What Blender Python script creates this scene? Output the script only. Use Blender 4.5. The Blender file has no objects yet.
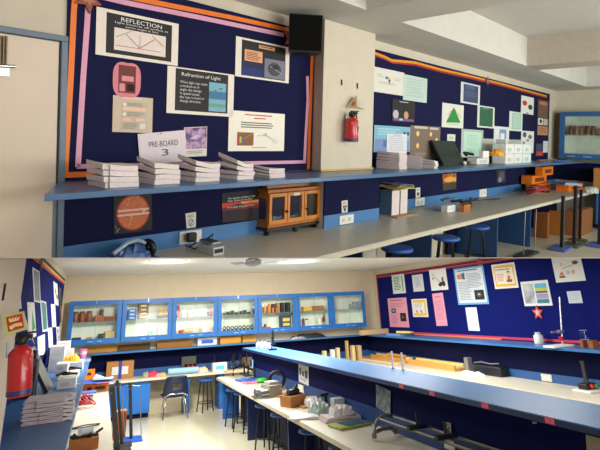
import bpy, bmesh, math, random
from mathutils import Vector as V, Matrix
random.seed(11)
C = bpy.context.scene.collection
PI = math.pi
# ------------------------------------------------------------------ camera model
F, CX, CY, SPLIT = 480.0, 300.0, 140.0, 257.9
RA = Matrix(((0.69706899, -0.71646448, -0.02781118), (0.01484474, -0.02435858, 0.99959306), (0.71685037, 0.69719818, 0.00634389)))
RB = Matrix(((0.93127705, -0.36171391, 0.04342936), (0.08065892, 0.32096612, 0.94364977), (0.35527061, 0.8752964, -0.32808383)))
S = Matrix.Diagonal((1, 1, -1))
HA, HB = 1.575, 1.95

class Room:
    """A room frame: x to the right, y away from the camera, z up from its own floor."""
    def __init__(s, R, h, W):
        s.R, s.h, s.W = R, h, W
    def at(s, px, py, x=None, y=None, z=None):
        q = s.R.transposed() @ V((px - CX, py - CY, F))
        r = V((q[0], q[1], -q[2]))
        if x is not None: t = x / r.x
        elif y is not None: t = y / r.y
        else: t = (z - s.h) / r.z
        return V((0, 0, s.h)) + r * t

rot = (S @ RB.transposed() @ RA @ S).to_4x4()
UP = Room(RA, HA, Matrix.Translation((0, 0, HB)) @ rot @ Matrix.Translation((0, 0, -HA)))
LO = Room(RB, HB, Matrix.Identity(4))
RM = UP
def use(r):
    global RM
    RM = r
def at(px, py, **k): return RM.at(px, py, **k)

# ------------------------------------------------------------------ materials
def lin(c):
    return tuple(((v / 255) / 12.92 if v / 255 <= 0.04045 else ((v / 255 + 0.055) / 1.055) ** 2.4) for v in c) + (1,)
MC = {}
def mat(c, rough=0.55, metal=0.0, noise=0.05, scale=25.0, bump=0.0, coat=0.0):
    key = (tuple(c), rough, metal, noise, scale, bump, coat)
    if key in MC: return MC[key]
    m = bpy.data.materials.new('surface'); m.use_nodes = True
    nt = m.node_tree; b = nt.nodes['Principled BSDF']
    b.inputs['Roughness'].default_value = rough; b.inputs['Metallic'].default_value = metal
    b.inputs['Coat Weight'].default_value = coat
    b.inputs['Specular IOR Level'].default_value = .12 if rough >= .7 else (.25 if rough in (.42, .32) else .5)
    l = lin(c)
    tc = nt.nodes.new('ShaderNodeTexCoord'); n = nt.nodes.new('ShaderNodeTexNoise')
    n.inputs['Scale'].default_value = scale; n.inputs['Detail'].default_value = 3
    nt.links.new(tc.outputs['Object'], n.inputs['Vector'])
    r = nt.nodes.new('ShaderNodeValToRGB')
    r.color_ramp.elements[0].position = 0.3; r.color_ramp.elements[1].position = 0.7
    r.color_ramp.elements[0].color = tuple(v * (1 - noise) for v in l[:3]) + (1,)
    r.color_ramp.elements[1].color = tuple(min(1, v * (1 + noise)) for v in l[:3]) + (1,)
    nt.links.new(n.outputs['Fac'], r.inputs['Fac']); nt.links.new(r.outputs['Color'], b.inputs['Base Color'])
    if bump:
        bp = nt.nodes.new('ShaderNodeBump'); bp.inputs['Strength'].default_value = bump; bp.inputs['Distance'].default_value = 0.01
        nt.links.new(n.outputs['Fac'], bp.inputs['Height']); nt.links.new(bp.outputs['Normal'], b.inputs['Normal'])
    MC[key] = m
    return m
def blotch(cols, scale=8.0, rough=0.5):
    """A printed or mottled surface of several colours."""
    m = bpy.data.materials.new('print'); m.use_nodes = True
    nt = m.node_tree; b = nt.nodes['Principled BSDF']; b.inputs['Roughness'].default_value = rough
    tc = nt.nodes.new('ShaderNodeTexCoord'); n = nt.nodes.new('ShaderNodeTexNoise')
    n.inputs['Scale'].default_value = scale; n.inputs['Detail'].default_value = 4
    nt.links.new(tc.outputs['Object'], n.inputs['Vector'])
    r = nt.nodes.new('ShaderNodeValToRGB'); e = r.color_ramp.elements
    while len(e) < len(cols): e.new(0.5)
    for i, c in enumerate(cols):
        e[i].position = 0.28 + 0.44 * i / max(1, len(cols) - 1); e[i].color = lin(c)
    nt.links.new(n.outputs['Fac'], r.inputs['Fac']); nt.links.new(r.outputs['Color'], b.inputs['Base Color'])
    return m
def glassmat():
    m = bpy.data.materials.new('clear_glass'); m.use_nodes = True
    nt = m.node_tree; nt.nodes.remove(nt.nodes['Principled BSDF'])
    t = nt.nodes.new('ShaderNodeBsdfTransparent'); g = nt.nodes.new('ShaderNodeBsdfGlossy'); mx = nt.nodes.new('ShaderNodeMixShader')
    t.inputs['Color'].default_value = (0.98, 1, 0.99, 1); g.inputs['Roughness'].default_value = 0.04
    mx.inputs['Fac'].default_value = 0.035
    nt.links.new(t.outputs[0], mx.inputs[1]); nt.links.new(g.outputs[0], mx.inputs[2])
    nt.links.new(mx.outputs[0], nt.nodes['Material Output'].inputs[0])
    return m
GLASS = glassmat()
def emit(c, s):
    m = bpy.data.materials.new('lamp_glow'); m.use_nodes = True
    b = m.node_tree.nodes['Principled BSDF']; b.inputs['Base Color'].default_value = lin(c)
    b.inputs['Emission Color'].default_value = lin(c); b.inputs['Emission Strength'].default_value = s
    return m
WALL = (216, 205, 182); NAVY = (24, 30, 84); BLUE = (58, 112, 172); DKBLUE = (28, 56, 104)
wallA = mat((208, 200, 182), 0.8, noise=0.03, scale=6); wallB = mat((214, 200, 176), 0.8, noise=0.03, scale=6)
ceilm = mat((205, 203, 196), 0.85, noise=0.03, scale=5); ceilB = mat((226, 222, 212), 0.85, noise=0.02, scale=5)
navyA = mat((27, 30, 66), 0.9, noise=0.08, scale=60); navyB = mat((14, 24, 100), 0.9, noise=0.08, scale=60)
navyD = mat((22, 26, 62), 0.85, noise=0.08, scale=50)
blueA = mat((66, 104, 146), 0.28, noise=0.05, scale=12); blueB = mat((34, 108, 186), 0.35, noise=0.05, scale=12)
blueT = mat((80, 140, 210), 0.42, noise=0.05, scale=10)
blueS = mat((70, 126, 184), 0.45, noise=0.04, scale=12)
greyblue = mat((104, 122, 140), 0.5, noise=0.07, scale=10)
topA = mat((196, 192, 176), 0.32, noise=0.03, scale=10); topB = mat((206, 201, 184), 0.45, noise=0.03, scale=10)
black = mat((18, 18, 20), 0.45); steel = mat((170, 172, 176), 0.3, 0.9); chrome = mat((200, 202, 206), 0.18, 1.0)
white = mat((232, 230, 226), 0.6, noise=0.02); paper = mat((226, 216, 216), 0.75, noise=0.05, scale=40)
card = mat((176, 124, 72), 0.8, noise=0.06, scale=18); wood = mat((176, 104, 40), 0.45, noise=0.16, scale=14)
orange = mat((238, 120, 24), 0.5); pink = mat((222, 160, 190), 0.6); red = mat((190, 24, 30), 0.3, coat=0.4)
tan = mat((206, 172, 116), 0.7, noise=0.08)

# ------------------------------------------------------------------ mesh builder
class MB:
    def __init__(s): s.v, s.f = [], []
    def add(s, vs, fs, m=0, sm=False):
        b = len(s.v); s.v += [V(p) for p in vs]
        s.f += [(tuple(b + i for i in f), m, sm) for f in fs]
        return s
    def box(s, x0, y0, z0, x1, y1, z1, m=0):
        p = [(x, y, z) for z in (z0, z1) for y in (y0, y1) for x in (x0, x1)]
        return s.add(p, [(0, 2, 3, 1), (4, 5, 7, 6), (0, 1, 5, 4), (2, 6, 7, 3), (0, 4, 6, 2), (1, 3, 7, 5)], m)
    def bar(s, p, q, w, d, m=0, up=(0, 0, 1)):
        """a square bar from p to q"""
        p, q = V(p), V(q); a = (q - p).normalized(); u = V(up)
        if abs(a.dot(u)) > 0.95: u = V((1, 0, 0))
        e = a.cross(u).normalized() * w / 2; g = a.cross(e).normalized() * d / 2
        pts = [o + k for o in (p, q) for k in (-e - g, e - g, e + g, -e + g)]
        return s.add(pts, [(0, 1, 2, 3), (7, 6, 5, 4), (0, 4, 5, 1), (1, 5, 6, 2), (2, 6, 7, 3), (3, 7, 4, 0)], m)
    def cyl(s, p, q, r, r2=None, n=14, m=0, caps=True):
        p, q = V(p), V(q); r2 = r if r2 is None else r2; a = (q - p).normalized()
        e = a.orthogonal().normalized(); g = a.cross(e)
        ring = [(math.cos(2 * PI * i / n), math.sin(2 * PI * i / n)) for i in range(n)]
        pts = [p + (e * c + g * d) * r for c, d in ring] + [q + (e * c + g * d) * r2 for c, d in ring]
        s.add(pts, [(i, (i + 1) % n, n + (i + 1) % n, n + i) for i in range(n)], m, True)
        if caps: s.add(pts[:n], [tuple(range(n - 1, -1, -1))], m); s.add(pts[n:], [tuple(range(n))], m)
        return s
    def lathe(s, prof, c=(0, 0, 0), n=20, m=0):
        c = V(c); pts = []
        for r, z in prof:
            pts += [c + V((r * math.cos(2 * PI * i / n), r * math.sin(2 * PI * i / n), z)) for i in range(n)]
        fs = [(k * n + i, k * n + (i + 1) % n, (k + 1) * n + (i + 1) % n, (k + 1) * n + i) for k in range(len(prof) - 1) for i in range(n)]
        s.add(pts, fs, m, True); s.add(pts[:n], [tuple(range(n - 1, -1, -1))], m); s.add(pts[-n:], [tuple(range(n))], m)
        return s
    def prism(s, pts, a, b, ax='z', m=0):
        """polygon (two coordinates each) extruded along ax from a to b"""
        k = {'z': lambda p, t: (p[0], p[1], t), 'y': lambda p, t: (p[0], t, p[1]), 'x': lambda p, t: (t, p[0], p[1])}[ax]
        n = len(pts); vs = [k(p, a) for p in pts] + [k(p, b) for p in pts]
        return s.add(vs, [tuple(range(n - 1, -1, -1)), tuple(range(n, 2 * n))] + [(i, (i + 1) % n, n + (i + 1) % n, n + i) for i in range(n)], m)
    def tube(s, path, r, n=8, m=0):
        path = [V(p) for p in path]; pts = []; k = len(path)
        for i, p in enumerate(path):
            a = (path[min(i + 1, k - 1)] - path[max(i - 1, 0)]).normalized()
            u = V((0, 0, 1)) if abs(a.z) < 0.9 else V((1, 0, 0))
            e = a.cross(u).normalized(); g = a.cross(e)
            pts += [p + (e * math.cos(2 * PI * j / n) + g * math.sin(2 * PI * j / n)) * r for j in range(n)]
        s.add(pts, [(i * n + j, i * n + (j + 1) % n, (i + 1) * n + (j + 1) % n, (i + 1) * n + j) for i in range(k - 1) for j in range(n)], m, True)
        s.add(pts[:n], [tuple(range(n))], m); s.add(pts[-n:], [tuple(range(n))], m)
        return s
    def ring(s, c, R, r, nrm=(0, 0, 1), n=24, k=8, m=0):
        c = V(c); a = V(nrm).normalized(); e = a.orthogonal().normalized(); g = a.cross(e); pts = []
        for i in range(n):
            d = e * math.cos(2 * PI * i / n) + g * math.sin(2 * PI * i / n)
            pts += [c + d * (R + r * math.cos(2 * PI * j / k)) + a * r * math.sin(2 * PI * j / k) for j in range(k)]
        return s.add(pts, [(i * k + j, i * k + (j + 1) % k, ((i + 1) % n) * k + (j + 1) % k, ((i + 1) % n) * k + j) for i in range(n) for j in range(k)], m, True)
    def ball(s, c, rx, ry=None, rz=None, n=14, m=0):
        ry = ry or rx; rz = rz or rx; k = 8
        s.lathe([(max(1e-4, math.sin(PI * i / k)), -math.cos(PI * i / k)) for i in range(k + 1)], n=n, m=m)
        cnt = (k + 1) * n + 2 * n
        for i in range(len(s.v) - cnt, len(s.v)):
            p = s.v[i]; s.v[i] = V((c[0] + p.x * rx, c[1] + p.y * ry, c[2] + p.z * rz))
        return s
    def slab(s, w, d, z0, z1, amp=0.0, curl=0.0, seed=0, ox=0, oy=0, m=0, nx=8, ny=6):
        """a soft block of sheets: wavy top and bottom, one corner curling up"""
        rg = random.Random(seed); ph = rg.random() * 6; tp = []; bt = []
        for j in range(ny + 1):
            for i in range(nx + 1):
                u, v = i / nx, j / ny
                dz = amp * math.sin(ph + 5 * u + 3 * v) + curl * max(0, (1 - u) - 0.45) * (0.4 + v) * 1.6
                x = ox + (u - 0.5) * w; y = oy + (v - 0.5) * d
                tp.append((x, y, z1 + dz)); bt.append((x, y, z0 + (dz if z0 > 1e-6 else max(0, dz) * 0.15)))
        n = nx + 1; N = len(tp); fs = []
        for j in range(ny):
            for i in range(nx):
                a = j * n + i
                fs.append((a, a + 1, a + n + 1, a + n)); fs.append((N + a, N + a + n, N + a + n + 1, N + a + 1))
        edge = [i for i in range(n)] + [j * n + nx for j in range(1, ny + 1)] + [ny * n + i for i in range(nx - 1, -1, -1)] + [j * n for j in range(ny - 1, 0, -1)]
        for a, b in zip(edge, edge[1:] + edge[:1]): fs.append((a, N + a, N + b, b))
        return s.add(tp + bt, fs, m)
    def heap(s, w, d, h, seed=0, c=(0, 0, 0), m=0, nx=12, ny=10, rough=.3):
        """a crumpled soft mound with a flat underside"""
        g = random.Random(seed); n = nx + 1; tp = []
        for j in range(ny + 1):
            for i in range(nx + 1):
                u, v = i / nx * 2 - 1, j / ny * 2 - 1
                e = max(0, 1 - abs(u) ** 3) ** .6 * max(0, 1 - abs(v) ** 3) ** .6
                k = 1 - .12 * g.random()
                tp.append((c[0] + u * w / 2 * (1 - .16 * v * v) * k, c[1] + v * d / 2 * (1 - .16 * u * u) * k, c[2] + h * e * (1 - rough + rough * g.random() * 1.4)))
        b = [(p[0], p[1], c[2]) for p in tp]; N = len(tp); fs = []
        for j in range(ny):
            for i in range(nx):
                a = j * n + i
                fs.append((a, a + 1, a + n + 1, a + n)); fs.append((N + a, N + a + n, N + a + n + 1, N + a + 1))
        edge = list(range(n)) + [j * n + nx for j in range(1, ny + 1)] + [ny * n + i for i in range(nx - 1, -1, -1)] + [j * n for j in range(ny - 1, 0, -1)]
        for a, e in zip(edge, edge[1:] + edge[:1]): fs.append((a, N + a, N + e, e))
        return s.add(tp + b, fs, m)
    def mesh(s, name, mats):
        me = bpy.data.meshes.new(name); me.from_pydata([tuple(p) for p in s.v], [], [f[0] for f in s.f])
        for m in mats: me.materials.append(m)
        for p, (_, mi, sm) in zip(me.polygons, s.f): p.material_index = mi; p.use_smooth = sm
        bm = bmesh.new(); bm.from_mesh(me); bmesh.ops.recalc_face_normals(bm, faces=bm.faces); bm.to_mesh(me); bm.free()
        return me

ROOMOF = {}
def mk(name, mb, mats, parent=None, bev=0.0, label=None):
    if not isinstance(mats, (list, tuple)): mats = [mats]
    o = bpy.data.objects.new(name, mb.mesh(name, mats)); C.objects.link(o)
    if parent is not None: o.parent = parent
    else: o.matrix_basis = RM.W.copy()
    if label: o['label'] = label
    if bev:
        b = o.modifiers.new('edge', 'BEVEL'); b.width = bev; b.segments = 2; b.limit_method = 'ANGLE'
    ROOMOF[o.name] = RM
    return o
def tag(o, label, cat, group=None, kind=None):
    if label: o['label'] = label
    if cat: o['category'] = cat
    if group: o['group'] = group
    if kind: o['kind'] = kind
    return o
def pose(o, loc, rz=0.0, rx=0.0, ry=0.0):
    o.matrix_basis = RM.W @ Matrix.Translation(V(loc)) @ Matrix.Rotation(rz, 4, 'Z') @ Matrix.Rotation(ry, 4, 'Y') @ Matrix.Rotation(rx, 4, 'X')
    ROOMOF[o.name] = RM
    return o
def thing(name, label, cat, loc=(0, 0, 0), rz=0.0, group=None, rx=0.0, ry=0.0):
    o = bpy.data.objects.new(name, None); C.objects.link(o); o.empty_display_size = 0.05
    return tag(pose(o, loc, rz, rx, ry), label, cat, group)
def solo(name, mb, mats, label, cat, loc, rz=0.0, group=None, bev=0.0, rx=0.0, ry=0.0):
    return tag(pose(mk(name, mb, mats, None, bev), loc, rz, rx, ry), label, cat, group)
def struct(name, mb, mats, parent=None, bev=0.0):
    o = mk(name, mb, mats, parent, bev)
    if parent is None: o['kind'] = 'structure'
    return o
def dup(root, loc, rz=0.0, label=None, group=None):
    r = root.copy(); C.objects.link(r); pose(r, loc, rz)
    if label: r['label'] = label
    if group: r['group'] = group
    for ch in [o for o in bpy.data.objects if o.parent == root]:
        c = ch.copy(); C.objects.link(c); c.parent = r; ROOMOF[c.name] = RM
        for g in [o for o in bpy.data.objects if o.parent == ch]:
            d = g.copy(); C.objects.link(d); d.parent = c; ROOMOF[d.name] = RM
    return r
def pxr(p, n):
    """metres covered by n pixels at room point p"""
    return (RM.R.row[2] @ V((p[0], p[1], RM.h - p[2]))) * n / F
def sil(px0, px1, pyb, y, d):
    """left and right ends of a box of depth d whose outline runs from px0 to px1"""
    a = max(at(px0, pyb, y=y).x, at(px0, pyb, y=y + d).x); b = min(at(px1, pyb, y=y).x, at(px1, pyb, y=y + d).x)
    return a, b
def span(px0, px1, pyb, pyt, z):
    """x0, x1, front y and height of an upright face standing on the plane at z"""
    c = (px0 + px1) / 2; p = at(c, pyb, z=z)
    return at(px0, pyb, y=p.y).x, at(px1, pyb, y=p.y).x, p.y, at(c, pyt, y=p.y).z - z
def carton(name, label, cat, px0, px1, pyb, pyt, z, depth, m, group=None, tape=None, lab=None, lid=None, bev=0.004, ymax=None):
    """a box seen from its front; tape, a stuck label or a lid become its parts"""
    x0, x1, y, h = span(px0, px1, pyb, pyt, z); full = x1 - x0
    if ymax is None: ymax = 3.165 if RM is UP else 11.66
    if y + depth > ymax: depth = max(.06, min(depth, ymax - y)); y = min(y, ymax - depth)
    while True:
        x0, x1 = sil(px0, px1, pyb, y, depth)
        if x1 - x0 > full * .55 or depth < .05: break
        depth *= .85
    if x1 - x0 < full * .3: x0, x1 = at(px0, pyb, y=y).x, at(px1, pyb, y=y).x
    w = x1 - x0; t = thing(name, label, cat, ((x0 + x1) / 2, y, z), 0, group)
    hb = h * 0.72 if lid else h
    mk('box_body', MB().box(-w / 2, 0, 0, w / 2, depth, hb), m, t, bev)
    if lid: mk('lid', MB().box(-w / 2 - .003, -.003, hb + .001, w / 2 + .003, depth + .003, h), lid, t, bev)
    if tape:
        mk('tape', MB().box(-w * .06, -.006, 0.001, w * .06, -.0035, h).box(-w * .06, -.002, h + .0005, w * .06, depth, h + .002), tape, t)
    if lab: mk('paper_label', MB().box(-w * .3, -.003, h * .25, w * .3, -.0008, h * .7), lab, t)
    return t

# ------------------------------------------------------------------ lettering and posters
def letters(text, align='CENTER', space=1.0):
    cu = bpy.data.curves.new('lettering', 'FONT'); cu.body = text; cu.align_x = align; cu.space_line = space; cu.resolution_u = 2
    o = bpy.data.objects.new('lettering', cu); C.objects.link(o)
    me = bpy.data.meshes.new_from_object(o.evaluated_get(bpy.context.evaluated_depsgraph_get()))
    bpy.data.objects.remove(o); bpy.data.curves.remove(cu)
    xs = [v.co.x for v in me.vertices]; ys = [v.co.y for v in me.vertices]
    a, b, c, d = min(xs), max(xs), min(ys), max(ys)
    vs = [((v.co.x - a) / (b - a), (d - v.co.y) / (d - c)) for v in me.vertices]
    fs = [tuple(p.vertices) for p in me.polygons]
    bpy.data.meshes.remove(me)
    return vs, fs
def sheet(name, label, cat, q, nrm, items=(), base=(236, 234, 228), group=None, th=0.002, parent=None, mats0=None):
    """a flat sheet with its four corners q (tl, tr, br, bl in room space), printed with items in its own u, v"""
    q = [V(p) for p in q]; nrm = V(nrm); c = sum(q, V()) / 4
    def P(u, v, k=0): return (q[0] * (1 - u) * (1 - v) + q[1] * u * (1 - v) + q[2] * u * v + q[3] * (1 - u) * v) - c + nrm * k
    mb = MB(); mats = [mats0 or mat(base, 0.65, noise=0.03)]
    n = 4; fr = []; bk = []
    for i in range(n + 1):
        for j in range(2): fr.append(P(i / n, j, th)); bk.append(P(i / n, j, 0))
    vs = fr + bk; N = len(fr); fs = []
    for i in range(n): a = 2 * i; fs += [(a, a + 2, a + 3, a + 1), (N + a, N + a + 1, N + a + 3, N + a + 2), (a, N + a, N + a + 2, a + 2), (a + 1, a + 3, N + a + 3, N + a + 1)]
    fs += [(0, 1, N + 1, N), (2 * n, N + 2 * n, N + 2 * n + 1, 2 * n + 1)]
    mb.add(vs, fs)
    def mi(col):
        m = col if isinstance(col, bpy.types.Material) else mat(col, 0.65, noise=0.04)
        if m not in mats: mats.append(m)
        return mats.index(m)
    k = th; txt = []
    for it in items:
        k += 0.0006; t = it[0]
        if t == 'r':
            u0, v0, u1, v1 = it[1:5]; mb.add([P(u0, v0, k), P(u1, v0, k), P(u1, v1, k), P(u0, v1, k)], [(0, 1, 2, 3)], mi(it[5]))
        elif t == 'p': mb.add([P(u, v, k) for u, v in it[1]], [tuple(range(len(it[1])))], mi(it[2]))
        elif t == 'e':
            cu, cv, ru, rv = it[1:5]
            mb.add([P(cu + ru * math.cos(2 * PI * i / 28), cv + rv * math.sin(2 * PI * i / 28), k) for i in range(28)], [tuple(range(28))], mi(it[5]))
        elif t == 'l':                       # unreadable rows of print
            u0, v0, u1, v1, nn, col = it[1:7]; g = random.Random(int(u0 * 100 + v0 * 1000)); h = (v1 - v0) / nn
            for r in range(nn):
                e = u1 - (u1 - u0) * g.random() * 0.25; v = v0 + r * h
                mb.add([P(u0, v, k), P(e, v, k), P(e, v + h * .45, k), P(u0, v + h * .45, k)], [(0, 1, 2, 3)], mi(col))
        elif t == 's':                       # a drawn stroke
            (u0, v0), (u1, v1), w, col = it[1:5]; d = V((u1 - u0, v1 - v0)); nn = V((-d.y, d.x)).normalized() * w / 2
            mb.add([P(u0 + nn.x, v0 + nn.y, k), P(u1 + nn.x, v1 + nn.y, k), P(u1 - nn.x, v1 - nn.y, k), P(u0 - nn.x, v0 - nn.y, k)], [(0, 1, 2, 3)], mi(col))
        elif t == 't': txt.append((it, k + 0.0012))
    if parent is None:
        o = tag(pose(mk(name, mb, mats), c), label, cat, group)
    else:
        o = mk(name, mb, mats, parent); o.location = c
        if label: o['label'] = label
    for (_, text, u0, v0, u1, v1, col, al), kk in txt:
        vs, fs = letters(text, al)
        tb = MB().add([P(u0 + a * (u1 - u0), v0 + b * (v1 - v0), kk) for a, b in vs], fs)
        if parent is None: mk('lettering', tb, mat(col, 0.6, noise=0.01), o)
    return o
# ================================================================== UPPER ROOM (wall with the notice boards)
use(UP)
WY, ZW, ZS, ZC = 3.2, 0.72, 1.255, 2.69
BY = WY - 0.02                                   # face of the pin boards
def wpost(name, label, cat, tl, br, items=(), base=(228, 222, 208), y=BY, group=None, tilt=0.0, mats0=None, off=0.004):
    a = at(*tl, y=y - off); b = at(*br, y=y - off); c = (a + b) / 2
    q = []
    for x, z in ((a.x, a.z), (b.x, a.z), (b.x, b.z), (a.x, b.z)):
        dx, dz = x - c.x, z - c.z
        q.append((c.x + dx * math.cos(tilt) - dz * math.sin(tilt), y - off, c.z + dx * math.sin(tilt) + dz * math.cos(tilt)))
    return sheet(name, label, cat, q, (0, -1, 0), items, base, group, mats0=mats0)
def qpost(name, label, cat, pts, items=(), base=(228, 222, 208), y=BY, group=None, off=0.004, mats0=None):
    return sheet(name, label, cat, [at(*p, y=y - off) for p in pts], (0, -1, 0), items, base, group, mats0=mats0)

# ---- shell
struct('wall_north', MB().box(-2, WY, 0, 11.2, WY + .15, 3.3), wallA)
struct('wall_east', MB().box(11.0, -4, 0, 11.15, WY - .001, 3.3), wallA)
struct('floor', MB().box(-2, -4, -.1, 11.0, WY, 0), mat((196, 190, 170), 0.25, noise=0.04, scale=4))
zc = at(520, 38, x=7.2).z
struct('ceiling', MB().box(-2, -4, zc, 11.0, WY, zc + .1), ceilm)
struct('trim_1', MB().box(-2, 2.51, ZC, 11.0, WY, zc), ceilm)                              # beam along the wall
x1 = at(370, 9, z=ZC).x; x2 = at(402, 22, z=ZC).x; x3 = at(526.6, 65.9, z=ZC).x
struct('trim_2', MB().box(x1, -4, ZC, x2, 2.51, zc), ceilm)
struct('trim_3', MB().box(x3, -4, ZC, x3 + .5, 2.51, zc), mat((196, 186, 174), 0.85))
struct('trim_4', MB().box(10.4, -4, ZC, 11.0, 2.51, zc), ceilm)
struct('column', MB().prism([(3.375, 3.0), (4.19, 3.0), (4.19, WY - .001), (3.45, WY - .001)], ZS + .001, ZC - .001).box(3.41, 2.985, 0, 4.29, WY - .001, ZS - .04), wallA, bev=0.004)
struct('baseboard_north', MB().box(3.37, 2.985, ZS + .0005, 4.195, 2.999, ZS + .018), tan)
# door with its blue frame
dx1 = at(57.6, 110, y=WY).x; jx = at(64.2, 110, y=WY).x; lz = at(40, 33, y=WY).z; lz0 = at(40, 39, y=WY).z
struct('trim_5', MB().box(-1.2, WY - .045, lz0, jx, WY - .001, lz).box(dx1, WY - .045, 0, jx, WY - .001, lz0), greyblue, bev=.004)
d = struct('door_1', MB().box(-1.0, WY - .03, 0, dx1 - .012, WY - .002, lz0 - .008), mat((218, 203, 184), 0.55, noise=0.02, scale=5))
bx0 = at(2, 30, y=WY - .05)
b = MB()
for px in (0.5, 3.5, 6.5):
    p = at(px, 36, y=WY - .045); q = at(px - .5, 66, y=WY - .045); b.cyl((p.x, p.y, p.z), (p.x, p.y, q.z), .006, n=8)
mk('bolt_rod', b, mat((120, 104, 84), .35, .7), d)
p = at(3, 70, y=WY - .04)
mk('bolt_plate', MB().box(p.x - .05, p.y - .012, p.z - .035, p.x + .03, p.y + .009, p.z + .03).cyl((p.x - .02, p.y - .01, p.z + .02), (p.x + .06, p.y - .02, p.z + .025), .01), chrome, d)

# ---- blue shelf, worktop, panels under them
fl = at(47.5, 195.3, z=ZS); wl = at(60, 178, y=WY)
o = solo('wall_shelf', MB().prism([(fl.x, 2.56), (10.66, 2.56), (10.66, 2.30), (10.99, 2.30), (10.99, WY - .001), (3.3, WY - .001), (jx - .02, WY - .001)], ZS - .035, ZS - .0012), blueA, 'long blue shelf under the pin boards carrying paper bundles', 'shelf', (0, 0, 0), bev=.003)
o['kind'] = 'thing'
o = thing('counter_top', 'long pale grey worktop below the blue shelf in the upper view', 'worktop')
mk('worktop', MB().prism([(1.05, 2.29), (10.35, 2.29), (10.35, -1), (10.99, -1), (10.99, WY - .001), (4.3, WY - .001), (4.3, 2.98), (3.4, 2.98), (3.4, WY - .001), (1.05, WY - .001)], ZW - .012, ZW - .0012), topA, o)
mk('front_edge', MB().box(1.05, 2.285, ZW - .045, 10.36, 2.30, ZW - .0125), mat((206, 200, 182), .4), o, .002)
zs = 0.839
struct('wall_panel', MB().box(jx, BY, zs, 3.405, WY - .001, ZS - .04).box(3.405, 2.968, zs, 4.295, 2.984, ZS - .04).box(4.3, BY, zs, 10.99, WY - .001, ZS - .04).box(10.98, .5, zs, 10.995, BY - .001, ZS - .04), navyA)
struct('trim_6', MB().box(jx, BY - .004, ZW, 3.405, WY - .001, zs - .001).box(3.405, 2.964, ZW, 4.295, 2.984, zs - .001).box(4.3, BY - .004, ZW, 10.99, WY - .001, zs - .001), blueS)
struct('trim_7', MB().box(at(50.5, 230, y=WY).x, BY - .012, 0, at(58, 230, y=WY).x, WY - .001, ZS - .04), greyblue)
for i, px in enumerate((362, 431, 497, 530)):
    x = at(px, 240, y=2.54).x
    solo('support_panel', MB().box(0, 0, 0, .025, .43 if i == 0 else .57, ZW - .05), mat((38, 78, 128), .5), ['blue upright panel under the worktop left of the first stool', 'blue upright panel under the worktop between the two stools', 'blue upright panel right of the stools under the worktop', 'blue upright panel under the worktop next to the brown floor boxes'][i], 'panel', (x, 2.54, 0), bev=.002)
struct('wall_panel', MB().box(6.2, 3.12, 0, 10.98, 3.14, ZW - .05), navyD)

# ---- pin board on the left
bl = at(64.6, 110, y=WY).x
nb = thing('notice_board', 'large navy pin board with orange and pink ribbon border', 'notice board', (bl, WY, ZS))
zt = at(200, 4, y=WY).z - ZS
mk('board_panel', MB().box(0, -.02, .002, 3.44 - bl, -.001, zt), navyA, nb)
def strip(pts, w, m, name, parent, base, y=BY, off=.004, nz=0):
    q = [at(*p, y=y - off - nz) - V(base) for p in pts]; mb = MB()
    for a, c in zip(q, q[1:]):
        d = (c - a).normalized(); n = V((-d.z, 0, d.x)) * w / 2
        mb.add([a + n, c + n, c - n, a - n] + [p + V((0, .0035, 0)) for p in (a + n, c + n, c - n, a - n)], [(0, 1, 2, 3), (7, 6, 5, 4), (0, 4, 5, 1), (1, 5, 6, 2), (2, 6, 7, 3), (3, 7, 4, 0)])
    return mk(name, mb, m, parent)
B0 = (bl, WY, ZS)
strip([(77.5, -14), (159, 3.2), (232, 17.5), (290, 30)], .036, orange, 'orange_ribbon', nb, B0)
strip([(77.5, -30), (74, 10), (71, 75), (66.5, 150), (65.3, 174)], .036, orange, 'orange_ribbon', nb, B0)
strip([(65, 175), (87, 174.3), (95, 174)], .036, orange, 'orange_ribbon', nb, B0)
strip([(312.6, 52), (311.5, 80), (309.3, 140), (308.6, 169)], .04, mat((240, 122, 44), .5), 'orange_ribbon', nb, B0)
strip([(87, -7), (125, 2.4), (200, 17.5), (284, 35)], .036, pink, 'pink_ribbon', nb, B0, nz=.001)
strip([(89.5, -20), (87.5, 20), (83.5, 75), (79, 150), (78, 167)], .036, pink, 'pink_ribbon', nb, B0, nz=.001)
strip([(77, 166.5), (180, 164.5), (306, 161.8)], .03, pink, 'pink_ribbon', nb, B0, nz=.001)
strip([(307.5, 76), (308, 100), (305.6, 140), (304.6, 163)], .036, pink, 'pink_ribbon', nb, B0, nz=.001)
# right pin board
x0 = 4.2; x9 = at(548, 120, y=WY).x; zt2 = at(470, 74, y=WY).z
nb2 = thing('notice_board', 'long navy pin board beyond the column with a yellow and red ribbon on top', 'notice board', (x0, WY, ZS))
mk('board_panel', MB().box(0, -.02, .002, x9 - x0, -.001, zt2 - ZS), navyA, nb2)
B2 = (x0, WY, ZS)
strip([(374.5, 53), (384, 56.5), (392, 60.5), (402, 61.3), (415, 62.5), (440, 69.3), (470, 76), (500, 83.5), (547, 96.2)], .03, mat((226, 150, 24), .5), 'yellow_ribbon', nb2, B2)
strip([(374.5, 55), (384, 58.3), (393, 62.6), (402, 63.2), (415, 64.6), (440, 71.3), (470, 78), (500, 85.3), (547, 97.6)], .026, mat((168, 30, 40), .5), 'red_ribbon', nb2, B2, off=.003)

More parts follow.
